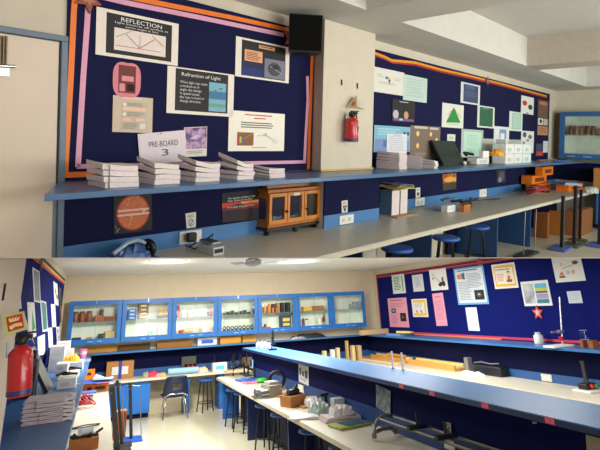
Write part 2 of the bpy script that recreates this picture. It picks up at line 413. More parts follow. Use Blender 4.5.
# ---- posters on the left board
W_, K_, G_ = (236, 228, 216), (26, 26, 30), (110, 108, 110)
wpost('poster', 'black REFLECTION physics poster with a ray diagram on white margins', 'poster', (96.5, 6.5), (177.5, 66), [
    ('r', .11, .07, .91, .93, K_), ('r', .2, .36, .83, .84, (232, 220, 212)), ('s', (.22, .74), (.76, .74), .012, (180, 60, 60)),
    ('s', (.22, .56), (.4, .38), .008, (90, 90, 100)), ('s', (.33, .46), (.5, .73), .012, (130, 140, 170)), ('s', (.5, .73), (.68, .48), .012, (190, 100, 110)),
    ('s', (.65, .4), (.8, .6), .01, (190, 90, 110)), ('s', (.5, .42), (.5, .72), .005, (150, 140, 140)),
    ('t', 'REFLECTION', .27, .12, .77, .21, (240, 236, 232), 'CENTER'), ('t', 'Light bounces off surface at\nsame angle it hits', .2, .225, .85, .345, (226, 222, 220), 'CENTER')], base=W_)
wpost('poster', 'black Refraction of Light poster with a blue water picture', 'poster', (167.5, 65.5), (233, 117), [
    ('r', .11, .03, .9, .93, K_), ('r', .6, .24, .87, .9, (120, 178, 198)), ('r', .6, .44, .87, .62, (60, 120, 160)), ('r', .6, .72, .87, .8, (110, 160, 140)), ('e', .78, .37, .03, .015, (40, 70, 90)), ('e', .7, .42, .02, .012, (40, 70, 90)),
    ('t', 'Refraction of Light', .19, .1, .77, .2, (240, 236, 232), 'LEFT'),
    ('t', 'When light rays enter\na medium at an\nangle, the change\nin speed causes\nthe rays to bend or\nchange direction.', .17, .28, .57, .76, (220, 216, 214), 'LEFT')], base=W_)
wpost('poster', 'black and blue poster with a grey disc picture, top right of the left board', 'poster', (236, 36), (288.5, 83.5), [
    ('r', .1, .05, .92, .95, K_), ('r', .1, .72, .5, .95, (24, 44, 110)), ('r', .1, .6, .5, .74, (22, 34, 74)), ('r', .4, .1, .7, .19, (226, 170, 130)), ('r', .15, .28, .47, .57, (226, 168, 132)),
    ('l', .18, .33, .44, .55, 5, (150, 70, 50)), ('l', .42, .13, .68, .18, 1, (120, 60, 40)), ('r', .51, .42, .92, .93, (120, 124, 140)), ('e', .7, .68, .13, .18, (70, 70, 82)), ('s', (.62, .62), (.86, .78), .02, (150, 150, 160)), ('e', .72, .62, .07, .06, (40, 40, 48))], base=W_)
wpost('poster', 'white light dispersion poster with red heading and brown prism photo', 'poster', (229, 110), (283.7, 151), [
    ('l', .26, .07, .8, .13, 1, (206, 60, 60)), ('l', .42, .15, .66, .21, 1, (206, 60, 60)), ('l', .2, .27, .83, .44, 3, (90, 90, 96)),
    ('r', .14, .53, .42, .86, (140, 92, 62)), ('p', [(.15, .68), (.18, .64), (.18, .8), (.15, .8)], (200, 60, 40)), ('p', [(.18, .64), (.21, .64), (.21, .8), (.18, .8)], (220, 200, 60)), ('p', [(.21, .65), (.24, .68), (.24, .78), (.21, .8)], (60, 110, 190)),
    ('s', (.24, .7), (.4, .56), .008, (200, 170, 150)), ('s', (.46, .62), (.62, .57), .006, G_), ('s', (.62, .57), (.86, .74), .006, G_), ('p', [(.58, .6), (.64, .52), (.68, .62)], (190, 196, 180)), ('s', (.66, .62), (.84, .8), .006, (90, 140, 110)), ('l', .38, .9, .68, .93, 1, (110, 140, 180))], base=(244, 240, 226))
wpost('poster', 'beige laminated sheet with pale pink printed boxes on the left board', 'poster', (113, 95), (152, 133), [
    ('l', .22, .04, .86, .09, 1, (240, 214, 196)), ('r', .22, .14, .84, .94, (196, 186, 168)), ('r', .23, .3, .82, .4, (238, 196, 172)), ('r', .23, .6, .45, .69, (238, 190, 164)), ('r', .55, .6, .8, .69, (238, 196, 172)),
    ('l', .34, .18, .76, .28, 3, (150, 140, 128)), ('l', .34, .44, .76, .57, 3, (150, 140, 128)), ('l', .25, .74, .6, .92, 4, (150, 140, 128)), ('e', .27, .23, .05, .05, (236, 228, 214)), ('e', .27, .5, .05, .05, (236, 228, 214)), ('r', .65, .74, .8, .9, (224, 220, 216))], base=(206, 190, 168))
# pink scalloped note
c = at(127, 80, y=BY - .004); pts = []
for i in range(48):
    a = 2 * PI * i / 48; k = 1 + .1 * abs(math.cos(1.0 * a)) + .07 * math.cos(4 * a + PI)
    pts.append((.098 * k * math.cos(a), .125 * k * math.sin(a)))
o = solo('paper_note', MB().prism(pts, -.002, 0, 'y'), mat((222, 136, 150), .7), 'pink wavy edged paper note below the REFLECTION poster', 'note', c)
def wr(x0, z0, x1, z1): x0, x1, z0, z1 = x0 * .78, x1 * .78, z0 * .9, z1 * .9; return [(x0, -.0026, z0), (x1, -.0026, z0), (x1, -.0026, z1), (x0, -.0026, z1)]
mk('print', MB().add(wr(-.08, -.1, .08, .11), [(0, 1, 2, 3)], 0).add([V(p) + V((0, -.0006, 0)) for p in wr(-.05, -.01, .06, .03)], [(0, 1, 2, 3)], 1).add([V(p) + V((0, -.0006, 0)) for p in wr(-.07, -.09, -.02, -.03)], [(0, 1, 2, 3)], 1).add([V(p) + V((0, -.0006, 0)) for p in wr(.0, -.085, .07, -.03)], [(0, 1, 2, 3)], 2),
   [mat((120, 72, 66), .7), mat((226, 150, 160), .7), mat((60, 40, 40), .7)], o)
qpost('poster', 'purple galaxy picture with a white caption strip behind the PRE-BOARD sheet', 'poster', [(184, 127.5), (207, 126.5), (206.5, 156), (185, 157)], [('r', .02, .02, .98, .74, blotch([(40, 22, 60), (96, 62, 124), (196, 160, 196), (60, 40, 96)], 14)), ('p', [(.2, .4), (.5, .25), (.7, .3), (.5, .42)], (206, 180, 210)), ('l', .08, .8, .9, .92, 2, (150, 150, 160))])
qpost('handwritten_sheet', 'white sheet handwritten PRE-BOARD 3 standing behind the paper bundles', 'paper', [(137.5, 134), (185, 130), (187, 161), (140, 165)], [
    ('t', 'PRE-BOARD', .2, .28, .82, .46, (70, 70, 96), 'CENTER'), ('t', '3', .45, .55, .6, .76, (70, 70, 96), 'CENTER'), ('e', .46, .05, .015, .02, (60, 60, 60))], base=(224, 214, 222), off=.012)
# under the shelf
qpost('poster', 'poster of the orange sun under the blue shelf', 'poster', [(113.5, 196.5), (151.5, 193.5), (152, 230), (113.5, 234.5)], [
    ('e', .5, .47, .44, .49, (150, 44, 30)), ('e', .5, .47, .4, .45, blotch([(190, 92, 44), (220, 116, 60), (200, 98, 50), (244, 190, 140)], 20)), ('r', .1, .375, .92, .425, (236, 196, 186)), ('r', .09, .495, .92, .545, (236, 196, 186)), ('s', (.04, .75), (.1, .95), .02, (120, 120, 130)), ('s', (.05, .95), (.15, .85), .02, (150, 150, 160))], base=(34, 22, 28))
qpost('poster', 'dark volcano poster with a red horizon under the blue shelf', 'poster', [(221.8, 193.5), (258.5, 189), (258.5, 219.5), (222, 222.5)], [
    ('r', 0, .34, 1, .55, (196, 66, 50)), ('r', .5, .34, 1, .42, (238, 150, 70)), ('r', 0, .5, 1, .62, (110, 40, 40)), ('r', 0, .6, 1, .98, (44, 26, 34)), ('p', [(.2, .5), (.35, .42), (.5, .41), (.62, .5)], (40, 24, 30)),
    ('t', 'The largest volcano in the\nSolar System is on Mars', .14, .17, .88, .33, (236, 232, 236), 'LEFT'), ('t', 'It is called Olympus Mons', .14, .47, .86, .545, (236, 230, 232), 'LEFT')], base=(18, 18, 26))
SY = BY
qpost('notice', 'white shield shaped switch notice above the left socket under the shelf', 'notice', [(185.3, 213.5), (196, 212), (195.6, 227), (186.5, 228.5)], [('l', .2, .14, .8, .34, 3, (120, 120, 130)), ('e', .5, .66, .26, .24, (60, 60, 70)), ('e', .5, .66, .2, .18, (224, 222, 224)), ('s', (.36, .8), (.64, .52), .06, (60, 60, 70))])
qpost('notice', 'white switch notice above the socket on the pilaster', 'notice', [(341.5, 201), (347.5, 200), (347.5, 212), (341.7, 213)], [('l', .2, .14, .8, .3, 2, (120, 120, 130)), ('e', .35, .5, .14, .14, (90, 90, 100)), ('e', .7, .5, .14, .14, (90, 90, 100)), ('e', .5, .76, .2, .16, (90, 90, 100))], y=2.968)
qpost('notice', 'white switch notice above the socket beside the tall white carton', 'notice', [(415.7, 188), (420, 187.3), (420, 197), (415.7, 197.7)], [('l', .2, .14, .8, .34, 2, (120, 120, 130)), ('e', .5, .66, .3, .2, (90, 90, 100))])
def socket(label, pts, y, plug=False):
    q = [at(*p, y=y) for p in pts]; x0, x1 = q[0].x, q[1].x; z1, z0 = q[0].z, q[2].z
    t = thing('power_socket', label, 'socket', ((x0 + x1) / 2, y, z0), 0, 'white wall sockets under the shelf'); w = (x1 - x0) / 2; h = z1 - z0
    mk('plate', MB().box(-w, -.012, 0, w, -.0005, h), white, t, .003)
    for s in (-.5, .35): mk('switch', MB().box(s * w - .02, -.018, h * .3, s * w + .02, -.0125, h * .7), mat((206, 204, 198), .4), t, .002)
    return t
socket('white double socket plate with a black charger plugged in left of the digital scale', [(179, 232), (201, 229), (201, 241), (179, 244)], BY - .004)
socket('white socket plate on the pilaster right of the wooden balance case', [(339, 216), (353, 214), (353, 222.5), (339, 224)], 2.964)
socket('white socket plate right of the tall white carton', [(415, 198.5), (424, 197.5), (424, 205), (415, 206.5)], BY - .004)
socket('white socket plate with a dark plug beside the wooden instrument box', [(479, 189.5), (486, 189), (486, 196), (479, 197)], BY - .004)
qpost('poster', 'small glowing orange sunset picture under the blue shelf beyond the pilaster', 'poster', [(442.5, 174.5), (456, 173), (456, 189), (442.5, 190.5)], [('r', 0, 0, 1, .55, blotch([(60, 26, 20), (190, 96, 30), (250, 190, 80)], 9)), ('e', .5, .35, .4, .16, (244, 176, 70)), ('r', 0, .55, 1, 1, (66, 62, 50))], base=(40, 30, 26))
qpost('poster', 'small dark picture with a grey figure under the blue shelf near the red wires', 'poster', [(496.5, 170), (505.5, 169), (505.5, 182), (496.5, 183.5)], [('e', .55, .5, .3, .36, (96, 88, 96)), ('e', .35, .75, .2, .2, (130, 140, 170))], base=(50, 46, 60))

# ---- far board papers
wpost('poster', 'white poster with a small colour fan drawing beside the column', 'poster', (374.3, 66.5), (403.5, 96), [('e', .48, .38, .05, .06, (230, 190, 60)), ('e', .4, .36, .05, .06, (70, 120, 180)), ('p', [(.45, .42), (.53, .42), (.49, .62)], (60, 70, 80)), ('l', .08, .25, .3, .4, 2, (190, 190, 186)), ('l', .65, .3, .92, .45, 2, (190, 190, 186)), ('l', .15, .55, .85, .66, 2, (180, 180, 180))], base=(222, 222, 212))
wpost('poster', 'pale mint drawing sheet right of the colour fan poster', 'poster', (403.6, 74), (426.5, 103), [('l', .1, .12, .9, .88, 7, (176, 196, 190)), ('e', .5, .6, .2, .12, (182, 202, 196))], base=(192, 212, 204), off=.006)
wpost('poster', 'black poster with small bright figures pinned below the mint sheet', 'poster', (392.5, 98.5), (414.5, 123), [('l', .3, .08, .8, .15, 1, (200, 200, 206)), ('e', .15, .68, .12, .2, (190, 180, 190)), ('e', .6, .68, .1, .18, (196, 150, 120)), ('r', .05, .85, .95, .95, (120, 90, 140)), ('r', .3, .84, .45, .94, (170, 200, 216))], base=(24, 24, 30), off=.01)
wpost('poster', 'light blue poster behind the lined page left of the brown board', 'poster', (374.3, 125), (409.5, 152), [('r', .02, .5, .98, 1, (122, 146, 196)), ('r', .8, .2, .86, .34, (50, 60, 80)), ('r', .9, .2, .96, .34, (50, 60, 80)), ('l', .08, .1, .7, .4, 3, (170, 208, 222)), ('r', .24, .55, .4, .8, (80, 110, 160))], base=(130, 184, 206))
wpost('paper_page', 'white lined page pinned over the light blue poster', 'paper', (387, 133.5), (406.5, 153.5), [('l', .1, .1, .9, .9, 8, (190, 196, 206)), ('l', .3, .06, .7, .1, 1, (120, 130, 150))], base=(222, 222, 228), off=.01)
wpost('poster', 'brown cardboard sheet with four small flame pictures', 'poster', (410.5, 125), (439.5, 158.5), [('r', .12, .02, .55, .09, (200, 192, 180)), ('r', .62, .03, .92, .1, (200, 192, 180)), ('e', .23, .24, .05, .08, (240, 200, 130)), ('e', .66, .24, .04, .07, (240, 200, 130)), ('e', .86, .42, .04, .07, (240, 200, 130)), ('e', .23, .6, .05, .08, (240, 190, 110)), ('l', .15, .82, .6, .92, 2, (160, 150, 136))], base=(122, 106, 90))
wpost('poster', 'white sheet with a big green triangle pinned above the slate', 'poster', (442.3, 102.5), (463, 128.5), [('p', [(.52, .12), (.86, .76), (.18, .8)], (40, 140, 60)), ('s', (.25, .5), (.5, .2), .02, (150, 110, 90)), ('s', (.55, .2), (.85, .55), .02, (150, 110, 90)), ('l', .2, .84, .8, .9, 1, (170, 170, 170))], base=(224, 224, 214))
wpost('paper_note', 'tiny white note pinned just above the dark green slate', 'note', (447.3, 134), (455, 141.5), [('e', .5, .5, .3, .2, (190, 190, 176))], base=(220, 220, 208))
wpost('poster', 'white framed slate blue poster high on the long pin board', 'poster', (461, 81.5), (479.5, 105.5), [('r', .13, .07, .9, .92, (60, 72, 110)), ('l', .25, .12, .8, .3, 3, (96, 110, 150)), ('l', .2, .4, .8, .7, 5, (84, 98, 136))], base=(216, 218, 220))
wpost('poster', 'white framed dark green poster right of the slate blue one', 'poster', (477.6, 105), (494, 128.5), [('r', .12, .06, .9, .93, blotch([(24, 70, 56), (40, 104, 74), (30, 84, 70)], 18)), ('l', .3, .1, .7, .16, 1, (140, 180, 160))], base=(216, 220, 214))
wpost('poster', 'mint green poster behind the white boxes on the shelf', 'poster', (461.5, 128.8), (482.5, 157), [('r', .1, .08, .92, .95, (186, 222, 206)), ('l', .25, .2, .8, .6, 6, (168, 204, 190))], base=(176, 186, 178))
wpost('poster', 'grey woven paper sheet left of the white poster with the blue stripe', 'poster', (482.3, 138.5), (493.5, 153), [('l', .1, .08, .95, .92, 7, (180, 178, 170))], base=(192, 190, 182))
wpost('poster', 'white poster with a blue stripe and grey block', 'poster', (494, 126), (508.5, 150), [('r', .35, .12, .8, .52, (120, 156, 200)), ('r', .42, .28, .68, .52, (236, 236, 236)), ('r', .12, .54, .76, .82, (160, 162, 166))], base=(226, 228, 228))
wpost('poster', 'white framed pale green poster below the red and green circles', 'poster', (509.5, 111), (522, 131.5), [('r', .2, .06, .9, .9, (150, 190, 180)), ('r', .26, .1, .86, .86, (180, 212, 198))], base=(222, 228, 224))
wpost('poster', 'white poster with a red and a green circle', 'poster', (521.3, 95.2), (533.3, 115), [('e', .28, .4, .18, .15, (190, 60, 50)), ('e', .72, .58, .18, .15, (30, 70, 50)), ('e', .5, .95, .1, .03, (60, 80, 60))], base=(226, 228, 222))
wpost('poster', 'white sheet with printed grey faces near the far end of the long board', 'poster', (521.3, 130.5), (533.3, 153), [('e', .25, .18, .14, .12, (80, 84, 96)), ('e', .68, .26, .15, .1, (110, 112, 120)), ('r', .4, .38, .6, .46, (130, 130, 134)), ('e', .2, .55, .1, .08, (150, 150, 150))], base=(228, 230, 228))
wpost('poster', 'grey strip of paper between the white posters above the stacked cartons', 'poster', (509, 139.5), (520.5, 149), [('l', .05, .1, .95, .9, 5, (168, 168, 168))], base=(188, 188, 186))
wpost('poster', 'tall brown picture strip at the far end of the long pin board', 'poster', (538, 99), (547.4, 136), [('r', .1, .05, .9, .5, blotch([(60, 50, 40), (120, 92, 70), (70, 66, 50)], 20)), ('e', .5, .09, .4, .05, (190, 120, 90)), ('r', .05, .52, .5, .7, (220, 222, 220)), ('r', .55, .52, .95, .7, (196, 190, 170)), ('e', .3, .6, .12, .06, (60, 60, 70)), ('r', .02, .74, .98, .98, (190, 140, 100)), ('l', .1, .78, .9, .94, 3, (150, 100, 70))], base=(96, 62, 44))
wpost('paper_note', 'small white sheet pinned at the far lower end of the long pin board', 'note', (543.3, 141), (547.5, 152.5), [('l', .2, .2, .8, .7, 3, (190, 196, 206))], base=(224, 226, 230))
wpost('paper_note', 'dark blue card above the red paper at the far end of the long board', 'note', (536, 143.5), (542.5, 150.5), [('l', .2, .2, .8, .7, 3, (70, 84, 110))], base=(56, 66, 96))
wpost('paper_note', 'crumpled red paper low at the far end of the long pin board', 'note', (536, 151), (543, 155.8), [('e', .5, .5, .3, .3, (200, 80, 70))], base=(180, 60, 52))
# star ornaments
def star(label, c, R, m, tilt=0.0, m2=None):
    pts = [((R if i % 2 == 0 else R * .45) * math.sin(PI * i / 5 + tilt), (R if i % 2 == 0 else R * .45) * math.cos(PI * i / 5 + tilt)) for i in range(10)]
    o = solo('star_ornament', MB().prism(pts, -.012, 0, 'y'), m, label, 'star', c)
    mk('star_centre', MB().prism([(p[0] * .5, p[1] * .5) for p in pts], -.016, -.0125, 'y'), m2 or mat((176, 120, 100), .5), o)
    return o
star('orange paper star on the top right corner of the left board next to the speaker', at(290.5, 38.5, y=BY - .012), .1, mat((206, 96, 60), .5), .2, mat((170, 130, 110), .5))
star('red paper star cut by the top edge on the upper left of the left board', at(88, 0, y=BY - .012), .09, mat((150, 70, 50), .5), .5)
star('small grey star hanging from the ribbon above the slate blue poster', at(487, 81, y=BY - .012), .075, mat((110, 104, 96), .5), .3)

# ---- loudspeaker in the corner above the board
p = at(309, 34, y=2.9)
t = thing('wall_speaker', 'black loudspeaker mounted in the top corner beside the column', 'speaker', (p.x - .06, 2.88, p.z - .17), math.radians(-38))
mk('speaker_body', MB().prism([(-.15, 0), (.15, 0), (.12, .2), (-.12, .2)], 0, .33), black, t, .008)
mk('grille', MB().box(-.138, -.012, .012, .138, -.001, .318), mat((12, 12, 13), .9, noise=.3, scale=300), t, .004)
mk('bracket', MB().box(-.02, .2, .13, .02, .27, .2), black, t)

# ---- column: plugs and fire extinguisher
for px, lb in ((341.3, 'left of two black wall plugs on the column above the extinguisher'), (357, 'right of two black wall plugs on the column above the extinguisher')):
    q = at(px, 82.5 if px < 350 else 86, y=3.0)
    solo('wall_plug', MB().box(-.008, -.01, -.028, .008, -.0005, .028), black, lb, 'plug', q, bev=.002)
def extinguisher(label, base, s, rz):
    t = thing('fire_extinguisher', label, 'fire extinguisher', base, rz)
    r, h = s
    mk('cylinder', MB().lathe([(r * .9, 0), (r, .02), (r, h * .8), (r * .93, h * .87), (r * .7, h * .94), (r * .42, h * .985), (r * .36, h)], n=28), red, t)
    mk('base_band', MB().lathe([(r * 1.012, .008), (r * 1.015, .012), (r * 1.015, h * .13), (r * 1.012, h * .135)], n=28), mat((44, 48, 104), .4), t)
    mk('valve', MB().lathe([(r * .36, h + .001), (r * .5, h * 1.05), (r * .52, h * 1.13), (r * .3, h * 1.2)], n=20).box(-r * .22, -r * .9, h * 1.1, r * .22, r * .5, h * 1.2).box(-r * .14, -r * 1.2, h * 1.21, r * .14, r * .4, h * 1.25), black, t, .004)
    mk('hose', MB().tube([(r * .3, 0, h * 1.12), (r * .8, 0, h * 1.15), (r * 1.12, 0, h * 1.0), (r * 1.15, 0, h * .7), (r * 1.12, 0, h * .35)], r * .12), black, t)
    lab = MB(); n = 8
    for zz0, zz1, m in ((.3, .34, 0), (.5, .62, 1), (.4, .42, 0), (.66, .7, 0), (.74, .78, 0)):
        vs = []
        for i in range(n + 1):
            a = -PI / 2 + .1 + 1.1 * i / n
            vs += [(r * 1.012 * math.cos(a), r * 1.012 * math.sin(a), h * zz0), (r * 1.012 * math.cos(a), r * 1.012 * math.sin(a), h * zz1)]
        lab.add(vs, [(2 * i, 2 * i + 2, 2 * i + 3, 2 * i + 1) for i in range(n)], m)
    mk('printed_label', lab, [mat((230, 210, 206), .5), mat((70, 60, 70), .5)], t)
    mk('wall_hook', MB().box(-.03, r * 1.02, h * .8, .03, r * 1.02 + .004, h * 1.1), steel, t)
    return t
q = at(351, 142, y=2.92); q2 = at(351, 117, y=2.92)
r = pxr(q, 6.8)
extinguisher('red fire extinguisher hanging on the cream column between the two pin boards', (q.x, 2.982 - r, q.z), (r, q2.z - q.z), 0)
q = at(354.5, 109, y=2.99)
t = thing('fire_sign', 'folded triangular fire sign standing out from the column above the extinguisher', 'sign', (q.x, 2.99, q.z), 0)
L_, R_, M_, T_ = at(345, 108.5, y=2.985) - q, at(365, 109.3, y=2.985) - q, at(357.5, 107, y=2.86) - q, at(356.5, 95.5, y=2.94) - q
for nm, tri, cc in (('sign_panel', (L_, M_, T_), (206, 190, 156)), ('sign_panel', (M_, R_, T_), (204, 196, 180))):
    k = V((0, .004, 0)); mk(nm, MB().add(list(tri) + [p + k for p in tri], [(0, 1, 2), (5, 4, 3), (0, 3, 4, 1), (1, 4, 5, 2), (2, 5, 3, 0)]), mat(cc, .6), t)
def tri_(a, b): return L_ * (1 - a - b) + M_ * a + T_ * b + V((-.001, -.003, 0))
mk('flame_print', MB().add([tri_(.3, .2), tri_(.62, .14), tri_(.35, .52), tri_(.14, .5)], [(0, 1, 2, 3)]), mat((206, 90, 50), .6), t)

# ---- bundles of answer sheets
def bundle(label, pl, pr, ptop, z, d, layers, curl, seed, group, m=None, rz=0.0, string=None, tint=(226, 216, 216)):
    a = at(*pl, z=z); x0_, x1_ = sil(pl[0], pr[0], pl[1], a.y, d); a.x = x0_; b = V((x1_, a.y, z)); w = b.x - a.x; h = at(*ptop, y=a.y + d * .3).z - z
    t = thing('paper_bundle', label, 'papers', ((a.x + b.x) / 2, a.y + d / 2, z), rz, group)
    layers = max(4, int(h / .026)); g = random.Random(seed); hh = h / layers
    for k in range(layers):
        c = curl * max(0, (k + 1) / layers - .45) * 1.8
        mk('sheet_layer', MB().slab(w * g.uniform(.94, 1.0), d * g.uniform(.94, 1), k * hh + (.0005 if k else 0), (k + 1) * hh - hh * .035, amp=.003, curl=c * .5, seed=seed, ox=g.uniform(-.006, .006), oy=g.uniform(-.008, .008)), mat(tuple(x - g.randrange(0, 5) for x in tint), .75, noise=.06, scale=60), t)
    if string: mk('tie_string', MB().box(-w * .38, -d / 2 - .012, 0, -w * .36, -d / 2 - .006, h).box(-w * .38, -d / 2 - .012, h, -w * .36, d / 2, h + .003), string, t)
    return t
G1 = 'bundles of answer sheets under the left board'
bundle('leftmost paper bundle on the shelf, tied with a green string', (86, 189.5), (139, 186), (110, 165), ZS, .24, 4, .05, 1, G1, string=mat((60, 130, 90), .6))
bundle('paper bundle standing below the PRE-BOARD sheet, second from the shelf end', (136, 186), (180, 183.5), (158, 164), ZS, .24, 3, .07, 2, G1)
bundle('paper bundle with a thick curled top, below the galaxy picture', (176, 183.5), (220.5, 181), (197, 163), ZS, .24, 4, .1, 3, G1)
bundle('paper bundle with a steep folded top sheet, below the dispersion poster', (217, 181.2), (254, 179.2), (236, 163), ZS, .24, 4, .13, 4, G1)
bundle('low flat paper bundle nearest the column under the left board', (251, 179.5), (285.5, 177), (268, 168.5), ZS, .22, 2, .05, 5, G1)
G2 = 'bundles of answer sheets beyond the column'
bundle('tall brown and white paper bundle right against the column', (376, 171), (407, 170.5), (394, 153), ZS, .3, 6, .03, 6, G2, tint=(216, 206, 204))
bundle('middle paper bundle of the three beyond the column', (401, 170.3), (421.5, 169.8), (414, 157.5), ZS, .26, 4, .06, 7, G2)
bundle('smallest paper bundle in front of the brown flame sheet', (416, 169.6), (438, 168.3), (430, 161), ZS, .24, 3, .05, 8, G2)
# ---- wooden balance case on the worktop
a = at(267, 236, z=ZW); b = at(318, 229, y=a.y)
w = b.x - a.x; h = at(292, 188, y=a.y).z - ZW; dp = .23
t = thing('balance_case', 'orange wooden glass balance case with three doors on the grey worktop', 'balance', ((a.x + b.x) / 2, a.y, ZW))
zb = .06; fr = .026
mk('case_frame', MB().box(-w / 2, 0, zb, w / 2, dp, zb + .03).box(-w / 2 - .012, -.012, h - .03, w / 2 + .012, dp + .012, h).box(-w / 2, 0, zb, -w / 2 + fr, fr, h - .03).box(w / 2 - fr, 0, zb, w / 2, fr, h - .03).box(-w / 2, dp - fr, zb, -w / 2 + fr, dp, h - .03).box(w / 2 - fr, dp - fr, zb, w / 2, dp, h - .03), wood, t, .004)
mk('plinth', MB().box(-w / 2 - .015, -.015, zb - .022, w / 2 + .015, dp + .015, zb - .001), mat((52, 30, 20), .4), t, .004)
mk('top_rail', MB().box(-w / 2 + .04, .06, h + .001, w / 2 - .06, .12, h + .03), wood, t, .004)
for sx, sy in ((-1, 0), (1, 0), (-1, 1), (1, 1)):
    mk('foot', MB().lathe([(.014, .004), (.014, .02), (.03, .021), (.03, .0375)], (sx * (w / 2 - .02), .03 + sy * (dp - .06), 0)).lathe([(.028, 0), (.028, .008)], (sx * (w / 2 - .02), .03 + sy * (dp - .06), 0)), black, t)
mk('adjuster_knob', MB().cyl((0, .0, .022), (0, -.03, .022), .022, n=18).cyl((0, -.03, .022), (0, -.04, .022), .01), black, t)
dw = w / 3; wd = mat((214, 132, 46), .4, noise=.12, scale=14)
for k in range(3):
    x0 = -w / 2 + k * dw + .003; x1 = x0 + dw - .006
    dd = mk('door', MB().box(x0, -.02, zb + .032, x0 + .03, -.001, h - .034).box(x1 - .03, -.02, zb + .032, x1, -.001, h - .034).box(x0 + .03, -.02, zb + .032, x1 - .03, -.001, zb + .068).box(x0 + .03, -.02, h - .066, x1 - .03, -.001, h - .034), wd, t, .003)
    mk('glass_pane', MB().box(x0 + .029, -.012, zb + .067, x1 - .029, -.009, h - .065), GLASS, dd)
    kx = (x1 - .02) if k == 0 else (x0 + .02)
    if k != 1: mk('door_knob', MB().cyl((kx, -.021, h * .5), (kx, -.032, h * .5), .006).ball((kx, -.04, h * .5), .013), black, dd)
    else: mk('name_plate', MB().box((x0 + x1) / 2 - .035, -.023, h - .068, (x0 + x1) / 2 + .035, -.0201, h - .042), steel, dd)
mk('side_glass', MB().box(-w / 2 + .008, fr, zb + .032, -w / 2 + .011, dp - fr, h - .032), GLASS, t)
mk('side_glass', MB().box(w / 2 - .011, fr, zb + .032, w / 2 - .008, dp - fr, h - .032), GLASS, t)
for za, zb_ in ((zb + .031, zb + .07), (h - .08, h - .031)): mk('side_rail', MB().box(-w / 2 - .001, fr, za, -w / 2 + .02, dp - fr, zb_), wood, t)
mk('balance_column', MB().cyl((0, dp * .5, zb + .031), (0, dp * .5, h * .8), .012).lathe([(.05, zb + .031), (.05, zb + .045), (.02, zb + .06)], (0, dp * .5, 0)), steel, t)
bm_ = mk('balance_beam', MB().bar((-w * .33, dp * .5 - .02, h * .8), (w * .33, dp * .5 - .02, h * .8), .02, .012), mat((206, 140, 40), .3, .6), t)
for sx in (-1, 1):
    mk('pan', MB().lathe([(.002, 0), (.05, .004), (.055, .012)], (sx * w * .3, dp * .5, zb + .06)).cyl((sx * w * .3, dp * .5, zb + .06), (sx * w * .3, dp * .5, h * .78), .0025, n=6), steel, bm_)

# ---- digital scale with its cable
a = at(198.5, 257.2, z=ZW); a = at(211, 257, z=ZW)
t = thing('digital_scale', 'silver digital scale with a dark display beside the charger', 'scale', (a.x, a.y, ZW))
x0, x1 = sil(197, 224, 256, a.y, .2); w = x1 - x0; t.matrix_basis = UP.W @ Matrix.Translation(V(((x0 + x1) / 2, a.y, ZW))); a.x = (x0 + x1) / 2; h = at(211, 248, y=a.y).z - ZW
mk('scale_body', MB().prism([(0, 0), (.2, 0), (.2, h * .95), (.0, h * .95)], -w / 2, w / 2, 'x'), mat((196, 196, 194), .4), t, .004)
mk('display', MB().box(-w / 2 + .01, -.003, h * .3, w / 2 - .012, -.0006, h * .75), mat((40, 54, 66), .25), t)
mk('weighing_pan', MB().box(-w / 2 + .008, .03, h * .95 + .012, w / 2 - .004, .19, h * .95 + .03).cyl((0, .1, h * .95), (0, .1, h * .95 + .012), .03), steel, t, .004)
c1 = at(191, 239, y=BY - .06); base = V((a.x, a.y, ZW))
def up_(v): v.z = max(v.z, .009); return v
mk('power_cable', MB().tube([up_(v) for v in [c1 - base, at(196, 243, y=3.05) - base, at(189, 247, z=ZW + .008) - base, at(186, 246, z=ZW + .008) - base, at(195, 249, z=ZW + .008) - base, at(203, 243, y=2.95) - base, at(212, 240, y=2.95) - base, at(213, 234, y=2.98) - base, at(208, 238, y=2.95) - base]], .006), black, t)
mk('charger_plug', MB().box(c1.x - base.x - .04, c1.y - base.y - .03, c1.z - base.z - .02, c1.x - base.x + .035, c1.y - base.y + .012, c1.z - base.z + .05), black, t, .008)

# ---- blue and black apparatus at the bottom left of the worktop
a = at(127, 263, z=ZW); a.y = 2.8
t = thing('blue_apparatus', 'blue and black glass apparatus lying at the near end of the worktop', 'apparatus', (a.x, a.y, ZW))
mk('blue_body', MB().heap(.3, .24, .12, 4, (0, .16, .01)), mat((58, 92, 150), .3), t)
mk('base_tray', MB().box(-.17, 0, 0, .22, .3, .009), mat((52, 86, 150), .4), t)
mk('black_coil', MB().ring((.16, .2, .07), .045, .022, (1, .3, 0)).cyl((.1, .22, .07), (.21, .24, .07), .03), black, t)
mk('clear_tube', MB().tube([(-.14, .08, .1), (-.04, .1, .15), (.05, .14, .15), (.11, .16, .12)], .014), mat((150, 170, 190), .15), t)

